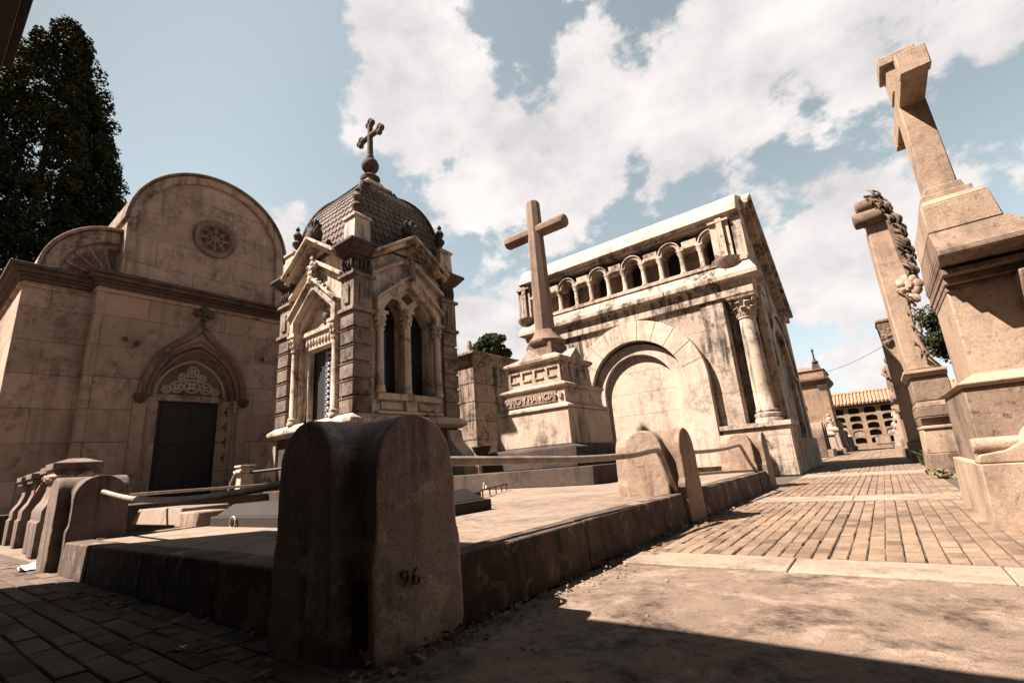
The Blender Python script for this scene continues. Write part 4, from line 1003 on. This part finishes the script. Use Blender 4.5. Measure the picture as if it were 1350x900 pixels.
# double-arched tomb on the left
t = T('double_arched_tomb', 'low brown tomb with two round arches beside the far path, past the arcaded mausoleum', 'tomb', (-2.75,31,0))
pr = rect(30.0,32.4,.0,1.25)
m = M().prism([(30.0,0),(32.5,0),(32.5,1.15)]+arc(31.85,1.15,.62,0,180,14)+arc(30.62,1.2,.62,0,180,14)+[(30.0,1.2)],'x',-3.3,-2.45,[archshape(30.62,.35,1.1,.36,12),archshape(31.85,.35,1.1,.36,12)])
P('arched_wall', m, m_orange_rough, t, .02)
P('back_panel', M().box(-3.25,-2.95,30.1,32.4,.1,1.5), m_hole, t, 0)
P('front_step', M().box(-2.44,-2.2,30.0,32.5,-.03,.35), m_orange, t, .02)
# far ochre chapel
t = T('ochre_chapel', 'small ochre funerary chapel with dark cornice and a corner pinnacle, past the arcaded mausoleum', 'chapel', (-4.2,40,0))
fx, fy = -2.35, 38.0
P('wall', M().box(-6.4,fx,fy,fy+4,0,4.55), m_far, t, .02)
P('corner_pilaster', M().box(fx-.35,fx+.06,fy-.06,fy+.35,0,4.5), m_far, t, .015)
P('capital', M().sq(fx-.14,fy+.15,.22,4.1,.32,4.5), m_maus_dark, t, .02)
P('cornice', M().frus(-6.5,fx+.05,fy-.05,fy+4.05,4.55,-6.8,fx+.3,fy-.3,fy+4.3,4.85).box(-6.8,fx+.3,fy-.3,fy+4.3,4.85,5.0), m_cornice_dark, t, .02)
P('parapet', M().box(-6.6,fx+.1,fy-.1,fy+4.1,5.0,5.55), m_far, t, .02)
P('roof_slab', M().frus(-6.7,fx+.2,fy-.2,fy+4.2,5.55,-5.5,-1.2-fx*0-2.2,fy+1,fy+3,6.0), m_far, t, .02)
P('pinnacle', M().sq(fx-.25,fy+.15,.26,5.5,.2,5.95).lathe([(.12,5.95),(.22,6.1),(.1,6.25),(.06,6.35),(.05,6.85),(.09,6.9),(.04,7.05)],fx-.25,fy+.15,12), m_maus_dark, t, .01)
P('wall_lamp', M().box(fx-1.5,fx-1.4,fy-.1,fy,3.1,3.3), m_iron, t, 0)
# niche wall with tiled roof
t = T('niche_wall_building', 'ochre burial-niche building with rows of dark arched niches under a clay tile roof', 'columbarium', (-.5,51.5,0))
NY = 50.0; cells = []; 
nw, sp_ = .78, 1.12
xs = [-4.9+sp_*k for k in range(10)]
rows_ = [(.42,.5),(1.02,.5),(1.62,.5),(2.24,.5),(2.88,.56)]
holes = []
rngN = random.Random(5)
for x in xs:
    for (z,h) in rows_:
        holes.append([(x-nw/2,z),(x+nw/2,z),(x+nw/2,z+h-.2)]+arc(x,z+h-.2,nw/2,0,180,8,.17)[1:-1]+[(x-nw/2,z+h-.2)])
P('front_wall', M().prism(rect(-5.6,5.9,-.03,3.62),'y',NY,NY+.45,holes), m_far, t, 0)
P('body', M().box(-5.6,5.9,NY+.46,NY+3,0,3.62), m_far, t, 0)
for x in xs:
    for (z,h) in rows_:
        pale_front = rngN.random() < .12  # a few niches at random get a pale front
        P('niche', M().box(x-nw/2+.01,x+nw/2-.01,NY+(.06 if pale_front else .3),NY+.44,z+.01,z+h-.04), m_farw if pale_front else m_hole, t, 0)
P('roof', M().prism([(NY-.35,3.62),(NY-.35,3.70),(NY+1.9,4.72),(NY+3.6,3.9),(NY+3.6,3.62)],'x',-5.9,6.2), m_tile, t, 0)
tl = M(); x = -5.85
while x < 6.15:
    tl.tube([(x,NY-.42,3.72),(x,NY+1.9,4.78)],.095,6,.08); x += .26
P('pantile', tl, m_tile, t, 0)
P('ridge_tiles', M().tube([(-5.9,NY+1.9,4.8),(6.2,NY+1.9,4.8)],.13,8), m_tile, t, 0)
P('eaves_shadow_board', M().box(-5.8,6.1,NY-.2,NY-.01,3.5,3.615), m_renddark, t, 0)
P('marble_plaque', M().box(-.55,.45,NY-.04,NY-.005,.3,.85), m_farw, t, 0)
# overhead cable
tag(P('overhead_cable', M().tube([(fx-.2+(.9-fx+.2)*i/12, fy+.1+(27.3-fy)*i/12, 5.3-.5*i/12-.35*4*(i/12)*(1-i/12)*.5) for i in range(13)],.012,6), m_wire, None, 0),
    'thin dark cable strung across the far path from the ochre chapel', 'cable')

# ================================================================ LEFT PILLARS
def pillar(loc, label):
    t = T('ogee_pillar', label, 'stone pillar', loc, 'capped pillars at the left end')
    pr = [(-.36,-.02),(.36,-.02),(.36,.46),(.33,.48),(.33,.62),(.29,.70),(.24,.78),(.20,.92),(.19,1.12),(-.19,1.12),(-.20,.92),(-.24,.78),(-.29,.70),(-.33,.62),(-.33,.48),(-.36,.46)]
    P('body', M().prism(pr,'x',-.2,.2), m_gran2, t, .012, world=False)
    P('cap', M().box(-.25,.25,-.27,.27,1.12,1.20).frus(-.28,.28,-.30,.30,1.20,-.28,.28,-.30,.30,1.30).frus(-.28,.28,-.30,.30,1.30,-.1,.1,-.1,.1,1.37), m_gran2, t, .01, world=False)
    return t
q1 = pillar((-10.15,1.85,0), 'capped pillar with an S-shaped profile and a pink cloth under its cap, nearest the left post')
dup(q1, (-11.2,1.95,0), 'capped pillar with an S-shaped profile second from the left post')
dup(q1, (-13.2,2.05,0), 'capped pillar with an S-shaped profile third from the left post')
dup(q1, (-14.6,2.1,0), 'capped pillar at the far left edge of the picture')
cl = M(); rr = random.Random(9)
for k in range(9): cl.ball((-10.15+.24-.06*k+rr.uniform(-.02,.02), 1.60+rr.uniform(-.03,.03), 1.08+rr.uniform(-.02,.02)),.075,9,7,1,.8,.7,.25)
for k in range(6): cl.ball((-9.92+rr.uniform(-.02,.04), 1.6+.09*k, 1.09+rr.uniform(-.02,.02)),.07,9,7,1,1,.7,.25)
tag(P('cloth_garland', cl, m_pink, None, 0), 'faded pink cloth garland tied under the cap of the left pillar', 'garland')
tag(P('ribbon', M().tube([(-10.5,1.55,1.03),(-10.58,1.5,.9),(-10.5,1.48,.82),(-10.42,1.5,.9),(-10.5,1.54,1.0)],.014,6).tube([(-10.6,1.5,.85),(-10.7,1.47,.7)],.011,6), m_red, None, 0), 'red and white ribbon bow hanging between the left pillars', 'ribbon')
t = T('small_gate_post', 'small pale pillar with a stepped cap and cloth standing right of the black chapel door', 'stone pillar', (-10.2,4.45,.6))
P('body', M().sq(-10.35,4.5,.13,.58,.12,1.02), m_maus, t, .01)
P('cap', M().sq(-10.35,4.5,.16,1.02,.16,1.07).sq(-10.35,4.5,.13,1.07,.11,1.13).sq(-10.35,4.5,.15,1.13,.15,1.17), m_maus, t, .008)
tag(P('draped_cloth', M().tube([(-10.22,4.36,1.03),(-10.32,4.34,1.03),(-10.46,4.36,1.0),(-10.52,4.32,.85),(-10.56,4.30,.7)],.03,8,.02), m_pink, None, 0), 'strip of pale cloth draped over the small pillar by the chapel door', 'cloth')
tag(P('iron_bar', M().tube([(-10.2,4.55,1.02),(-8.8,5.2,1.06)],.03,8), m_iron, None, 0), 'dark iron bar from the small pillar to the domed mausoleum', 'iron bar')

# ================================================================ BUILDING BEHIND THE CAMERA (eaves at the top left, shades the foreground)
t = T('eaved_building', 'brown rendered building with dark stepped eaves at the top left corner', 'building', (-1,-3,0))
P('main_wall', M().box(-3.9,9.0,-6.0,-.42,0,3.46), m_rend, t, .02)
P('wing_wall', M().box(-5.2,-4.22,-6.0,-.13,0,4.7).box(-7.6,-5.2,-6.0,-.14,0,5.1), m_rend, t, .02)  # unseen wing, shaped to cast the shadow over the left foreground
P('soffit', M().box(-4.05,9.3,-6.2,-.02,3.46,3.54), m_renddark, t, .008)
P('eaves_board', M().box(-4.14,9.4,-6.3,.06,3.54,3.65), m_rend, t, .006)
P('gutter', M().box(-4.2,9.5,.062,.105,3.62,3.75), m_renddark, t, .006)
P('roof', M().prism([(-6.5,3.66),(.05,3.66),(.04,3.74),(-3.2,4.7),(-6.5,3.74)],'x',-4.14,9.5), m_tile, t, 0)
P('window_recess', M().box(-5.5,-4.6,-.135,-.115,1.2,2.8), m_hole, t, 0)

# the chapel, the domed mausoleum and the little gate post are scaled up about the camera, pushed back along the line of sight, with cloth and bar
for nm, lc in (('domed_mausoleum',(-11.33,8.205,.581)),('chapel',(-19.2,5.556,.58)),('small_gate_post',(-12.24,5.34,.58))):
    o = bpy.data.objects[nm]; o.location = lc; o.scale = (1.19,1.19,1.19) if nm == 'domed_mausoleum' else (1.2,1.2,1.2)
for nm in ('draped_cloth','iron_bar'):
    o = bpy.data.objects[nm]; o.location = (0,0,-.14); o.scale = (1.2,1.2,1.2)

# ================================================================ VEGETATION
rt = random.Random(21)
def cypress(name, label, loc, lobes, count, size, mat, cat, group=None):
    t = T(name, label, cat, loc, group)
    blobs = []
    for (cx_,cy_,zb,zt,rmax,n) in lobes:
        for k in range(n):
            f = (k+rt.random())/n; z = zb+(zt-zb)*f
            r = rmax*(min(1,.55+1.6*f) if f < .28 else (1-((f-.28)/.72)**2.1)**.66)
            a = rt.uniform(0,2*pi); q = r*sqrt(rt.uniform(.25,1))
            b = rt.uniform(.22,.52)*(.65+.5*r/rmax)
            blobs.append((cx_+q*cos(a), cy_+q*sin(a), z, b, b*rt.uniform(.9,1.5)))
    random.seed(33)
    P('crown', leaf_cards(blobs, count, size), mat, t, 0)
    P('trunk', M().tube([(loc[0],loc[1],0),(loc[0]+.1,loc[1],loc[2]+lobes[0][3]*.5),(loc[0],loc[1],lobes[0][3]*.93)],.32,10,.04), m_bark, t, 0)
    return t
cypress('cypress_tree', 'tall dark cypress rising behind the left end of the chapel', (-27.0,2.2,0), [(-27.0,2.15,3,23.2,3.2,700),(-26.3,-.6,3,18.2,2.5,300),(-26.6,3.85,3.6,18.0,1.75,260)], 170000, .135, m_leaf, 'tree', 'trees seen over the tombs')
hr = random.Random(4); hb = []
for k in range(420):
    hb.append((hr.uniform(3.7,4.9), hr.uniform(-7,9), hr.uniform(.2,7.4), hr.uniform(.45,.8), hr.uniform(.5,1.0)))
t = T('light_blocking_hedge', 'unseen dark hedge added right of the path to block fill light', 'hedge', (4.3,1,0))  # unseen hedge, added to darken the faces turned towards it
random.seed(5)
P('foliage', leaf_cards(hb, 26000, .34), m_leaf, t, 0)
P('trunk', M().box(4.1,4.5,-7,9,0,7), m_bark, t, 0)  # solid core that makes the added hedge block light
def broad(name, label, loc, h, r, n, count, size, mat, cat, group=None):
    t = T(name, label, cat, loc, group); blobs = []
    for k in range(n):
        a = rt.uniform(0,2*pi); u = rt.uniform(-.6,1); s = sqrt(1-u*u)*rt.uniform(.4,1)
        b = r*rt.uniform(.22,.4); blobs.append((loc[0]+r*s*cos(a), loc[1]+r*s*sin(a), loc[2]+h-r*.7+r*.75*u, b, b*.85))
    P('crown', leaf_cards(blobs, count, size), mat, t, 0)
    tr_ = M().tube([loc,(loc[0]+.05,loc[1],loc[2]+h*.6)],.05+.02*h,8,.02+.01*h)
    for k in range(5):
        a = 2*pi*k/5; tr_.tube([(loc[0],loc[1],loc[2]+h*.5),(loc[0]+r*.6*cos(a),loc[1]+r*.6*sin(a),loc[2]+h*.85)],.02+.008*h,6,.01)
    P('trunk', tr_, m_bark, t, 0)
broad('broadleaf_tree', 'small round green treetop showing above the rusticated tomb', (-17.9,22.0,0), 8.6, 1.0, 34, 9000, .13, m_leaf2, 'tree', 'trees seen over the tombs')
broad('evergreen_tree', 'dark green treetop between the scroll stele and the cross stele', (2.35,17.5,0), 4.0, 1.0, 34, 14000, .075, m_leaf, 'tree', 'trees seen over the tombs')
def plant(loc, label, n, h, cat='plant', mat=None):
    t = T('leafy_weed', label, cat, loc, 'weeds at the foot of the monuments'); m = M(); r_ = random.Random(int(loc[1]*100))
    for k in range(n):
        a = r_.uniform(0,2*pi); L = h*r_.uniform(.5,1); x,y,z = loc; bx,by = x+r_.uniform(-.12,.12), y+r_.uniform(-.2,.2); w = .012+.02*r_.random()
        dx,dy = cos(a),sin(a); 
        pts = [(bx,by,z),(bx+dx*L*.25,by+dy*L*.25,z+L*.6),(bx+dx*L*.6,by+dy*L*.6,z+L*.75)]
        m.add([(pts[0][0]-dy*w,pts[0][1]+dx*w,pts[0][2]),(pts[0][0]+dy*w,pts[0][1]-dx*w,pts[0][2]),(pts[1][0]+dy*w*1.6,pts[1][1]-dx*w*1.6,pts[1][2]),(pts[1][0]-dy*w*1.6,pts[1][1]+dx*w*1.6,pts[1][2]),pts[2]],[(0,1,2,3),(3,2,4)])
    P('leaves', m, mat or m_leaf2, t, 0); return t
plant((.62,11.55,0), 'low dry weeds at the foot of the scroll stele', 40, .15, mat=m_dryweed)
plant((.70,10.6,0), 'low dry weeds on the setts in front of the scroll stele', 30, .10, mat=m_dryweed)
plant((.72,15.6,0), 'taller weeds between the scroll stele and the rough-topped stele', 46, .5)
plant((.8,14.7,0), 'bushy weeds behind the base of the scroll stele', 46, .45)

# ================================================================ LITTER
def paper(loc, s, label, seed):
    r_ = random.Random(seed); m = M(); n = 5
    vs = [(loc[0]+(i/(n-1)-.5)*s+r_.uniform(-.01,.01), loc[1]+(j/(n-1)-.5)*s*.7+r_.uniform(-.01,.01), loc[2]+.008+abs(r_.gauss(0,s*.16))) for j in range(n) for i in range(n)]
    vs2 = [(x,y,z+.0015) for x,y,z in vs]
    f = [(j*n+i,j*n+i+1,(j+1)*n+i+1,(j+1)*n+i) for j in range(n-1) for i in range(n-1)]
    m.add(vs+vs2, f+[tuple(q+n*n for q in reversed(g)) for g in f])
    return tag(P('paper_scrap', m, m_paper, None, 0, smooth=20), label, 'litter', 'paper scraps on the setts')
paper((-8.0,1.2,0), .26, 'crumpled white paper on the sunlit setts at the left', 1)
paper((-2.80,1.0,0), .035, 'tiny white paper scrap left of the corner post', 3)
lv = M(); r_ = random.Random(12)
for k in range(420):
    if k < 230: y = r_.uniform(1.0,7.5); x = -1.755+abs(r_.gauss(0,.10))
    elif k < 330: x = r_.uniform(-5.5,-1.8); y = 1.27-abs(r_.gauss(0,.12))
    else: x = r_.uniform(-3.2,-.8); y = r_.uniform(.75,1.9)
    a = r_.uniform(0,2*pi); L = r_.uniform(.012,.045); w = L*r_.uniform(.12,.5); dx,dy = cos(a),sin(a); z = .006+r_.uniform(0,.012)
    if -2.6 < x < -1.78 and 1.15 < y < 1.95: continue
    lv.add([(x-dx*L,y-dy*L,z),(x-dy*w,y+dx*w,z+.004+r_.uniform(0,.01)),(x+dx*L,y+dy*L,z+r_.uniform(0,.01)),(x+dy*w,y-dx*w,z)],[(0,1,2,3)])
S('fallen_leaves', lv, m_dry, 0, True)
for (x,y,a,lab) in ((-3.3,1.02,.4,'dry brown twig on the shaded setts before the left kerb'),(-2.6,.98,1.0,'dry twig lying just left of the corner post')):
    tag(P('fallen_twig', M().tube([(x,y,.02),(x+.12*cos(a),y+.12*sin(a),.03),(x+.22*cos(a+.2),y+.22*sin(a+.2),.022)],.007,6,.003), m_dry, None, 0), lab, 'twig', 'twigs on the setts')
gv = M(); r_ = random.Random(31)
for k in range(530):
    if k < 360: y = r_.uniform(.6,3.4); x = -1.74+abs(r_.gauss(0,.09))
    elif k < 520: y = r_.uniform(3.4,9); x = -1.76+abs(r_.gauss(0,.05))
    else: x = r_.uniform(-1.6,.8); y = r_.uniform(1.2,3.25)
    if -2.6 < x < -1.77 and 1.1 < y < 2.0: continue
    q = r_.uniform(.003,.011)*(1.4 if r_.random() < .06 else 1); z = .002
    gv.add([(x-q,y-q*r_.uniform(.5,1),z),(x+q*r_.uniform(.6,1),y-q,z),(x+q,y+q*.8,z),(x-q*.7,y+q,z),(x+r_.uniform(-.3,.3)*q,y,z+q*r_.uniform(.7,1.2))],[(0,1,4),(1,2,4),(2,3,4),(3,0,4)])
S('grit', gv, plain('grit_stone', (.22,.165,.115), .9, var=.6, sc=40), 0, True)

# ================================================================ LIGHT, SKY, CAMERA
SUN = Vector((-.52,-.54,1.0)).normalized()
el = math.asin(SUN.z); rot = atan2(SUN.x, SUN.y)
w = bpy.data.worlds.new('World'); scn.world = w; w.use_nodes = True
nt = w.node_tree; L = nt.links; bg = nt.nodes['Background']
class W(NT):
    def __init__(s): s.t = nt; s.L = nt.links
wn = W()
sky = wn.n('ShaderNodeTexSky', _sky_type='NISHITA', _sun_disc=False, _sun_elevation=el, _sun_rotation=rot % (2*pi), _air_density=1.0, _dust_density=1.2, _ozone_density=1.0, _altitude=50)
SKY_STR = .0445
gen = wn.n('ShaderNodeTexCoord').outputs['Generated']
nrm = wn.n('ShaderNodeVectorMath', _operation='NORMALIZE'); L.new(gen, nrm.inputs[0]); dirv = nrm.outputs[0]
sp = wn.n('ShaderNodeSeparateXYZ'); L.new(dirv, sp.inputs[0])
den = wn.math('ADD', wn.math('MAXIMUM', sp.outputs[2], 0.), .22)
cbn = wn.n('ShaderNodeCombineXYZ'); L.new(wn.math('DIVIDE', sp.outputs[0], den), cbn.inputs[0]); L.new(wn.math('DIVIDE', sp.outputs[1], den), cbn.inputs[1])
plane = cbn.outputs[0]
dv2 = wn.mapping(dirv,(1,1,1.35)); n1 = wn.noise(dv2, 3.2, 12, .56, .15); n2 = wn.noise(dv2, 9, 10, .6, .1); n3 = wn.noise(wn.mapping(dirv,(1,1,1.6),(3.7,1.2,.1)), 4.5, 8, .6)
base = wn.math('ADD', wn.math('MULTIPLY', n1, 2.3), wn.math('MULTIPLY', n2, 1.0)); base = wn.math('SUBTRACT', base, 1.12)
BL = [((-.549,.385,.742),.22,.16),((-.51,.486,.71),.25,.2),((-.494,.626,.603),.28,.2),((-.346,.592,.728),.2,-.05),((-.188,.712,.677),.38,.26),((-.092,.79,.606),.36,.24),((.072,.801,.594),.34,.24),
      ((-.441,.70,.562),.24,.16),((-.605,.727,.324),.26,.2),((.141,.952,.271),.30,.14),((-.044,.976,.213),.3,.26),((.219,.862,.457),.36,.18),((-.60,.45,.655),.16,.06),
      ((-.195,.845,.499),.17,-.14),((-.053,.908,.416),.18,-.2),((.161,.898,.408),.14,-.16),((-.796,.17,.58),.55,-.42),((-.69,.23,.686),.34,-.26),((-.491,.73,.476),.13,-.14),((-.149,.669,.728),.12,-.22),
      ((-.787,.389,.478),.13,.55),((-.861,.159,.483),.11,.66),((-.80,.29,.52),.10,.58),((-.399,.55,.733),.14,-.12)]
cov = base
for c, r, wt in BL:
    d = wn.n('ShaderNodeVectorMath', _operation='DISTANCE'); L.new(dirv, d.inputs[0]); d.inputs[1].default_value = c
    mr = wn.n('ShaderNodeMapRange', _interpolation_type='SMOOTHSTEP', From_Min=0, From_Max=r, To_Min=wt*1.05, To_Max=0); L.new(d.outputs['Value'], mr.inputs['Value'])
    cov = wn.math('ADD', cov, mr.outputs[0])
# sky behind the camera stays mostly clear
back = wn.n('ShaderNodeMapRange', _interpolation_type='SMOOTHSTEP', From_Min=-.35, From_Max=.35, To_Min=-.3, To_Max=0); L.new(sp.outputs[1], back.inputs['Value'])
cov = wn.math('ADD', cov, back.outputs[0])
zen = wn.n('ShaderNodeMapRange', _interpolation_type='SMOOTHSTEP', From_Min=.78, From_Max=.95, To_Min=0, To_Max=-.4); L.new(sp.outputs[2], zen.inputs['Value'])
cov = wn.math('ADD', cov, zen.outputs[0])
cm = wn.n('ShaderNodeMapRange', _interpolation_type='SMOOTHSTEP', From_Min=.57, From_Max=.75, To_Min=0, To_Max=1); L.new(cov, cm.inputs['Value'])
skc = wn.n('ShaderNodeVectorMath', _operation='SCALE'); L.new(sky.outputs[0], skc.inputs[0]); skc.inputs['Scale'].default_value = SKY_STR
bk = wn.n('ShaderNodeMapRange', _interpolation_type='SMOOTHSTEP', From_Min=-.35, From_Max=.35, To_Min=.30, To_Max=1.0); L.new(sp.outputs[1], bk.inputs['Value'])
zk = wn.n('ShaderNodeMapRange', _interpolation_type='SMOOTHSTEP', From_Min=.76, From_Max=.95, To_Min=1.0, To_Max=.55); L.new(sp.outputs[2], zk.inputs['Value'])
skd = wn.n('ShaderNodeVectorMath', _operation='SCALE'); L.new(skc.outputs[0], skd.inputs[0]); L.new(wn.math('MULTIPLY', bk.outputs[0], zk.outputs[0]), skd.inputs['Scale'])
hs = wn.n('ShaderNodeHueSaturation', Saturation=.43, Hue=.455, Value=1.0); L.new(skd.outputs[0], hs.inputs['Color'])
CL = .252
shade = wn.ramp(n3, .35, .7)
cc = wn.mix(shade, (CL*.62,CL*.60,CL*.61), (CL*1.06,CL*1.0,CL*.98))
cc = wn.mix(wn.ramp(n2,.35,.65,.0,.35), cc, (CL*1.1,CL*1.04,CL*1.02))
out = wn.mix(cm.outputs[0], hs.outputs[0], cc)
L.new(out, bg.inputs['Color']); bg.inputs['Strength'].default_value = 1.0
sl = bpy.data.lights.new('sun', 'SUN'); so = bpy.data.objects.new('sun', sl); COL.objects.link(so)
sl.energy = 5.0; sl.angle = radians(.5); sl.color = (1.0,.88,.77)
so.rotation_euler = (-SUN).to_track_quat('-Z','Y').to_euler(); so.location = (0,0,30)

cam = bpy.data.cameras.new('camera'); co = bpy.data.objects.new('camera', cam); COL.objects.link(co); scn.camera = co
cam.sensor_fit = 'HORIZONTAL'; cam.sensor_width = 36; cam.lens = 620.42*36/1350; cam.clip_start = .05; cam.clip_end = 2000
yaw, pit, rol = radians(36.68), radians(14.976), radians(-4.561)
fwd = Vector((-sin(yaw)*cos(pit), cos(yaw)*cos(pit), sin(pit))); rgt = Vector((cos(yaw), sin(yaw), 0)); up = rgt.cross(fwd)
r2v = cos(rol)*rgt + sin(rol)*up; u2v = -sin(rol)*rgt + cos(rol)*up
co.matrix_world = Matrix(((r2v.x,u2v.x,-fwd.x,0),(r2v.y,u2v.y,-fwd.y,0),(r2v.z,u2v.z,-fwd.z,.7),(0,0,0,1)))

scn.render.engine = 'CYCLES'
scn.render.resolution_x, scn.render.resolution_y = 1024, 682
vs_ = scn.view_settings; vs_.view_transform = 'Standard'; vs_.look = 'None'; vs_.gamma = 1; vs_.use_curve_mapping = False
vs_.exposure = 2.0
scn.cycles.max_bounces = 6; scn.cycles.diffuse_bounces = 2
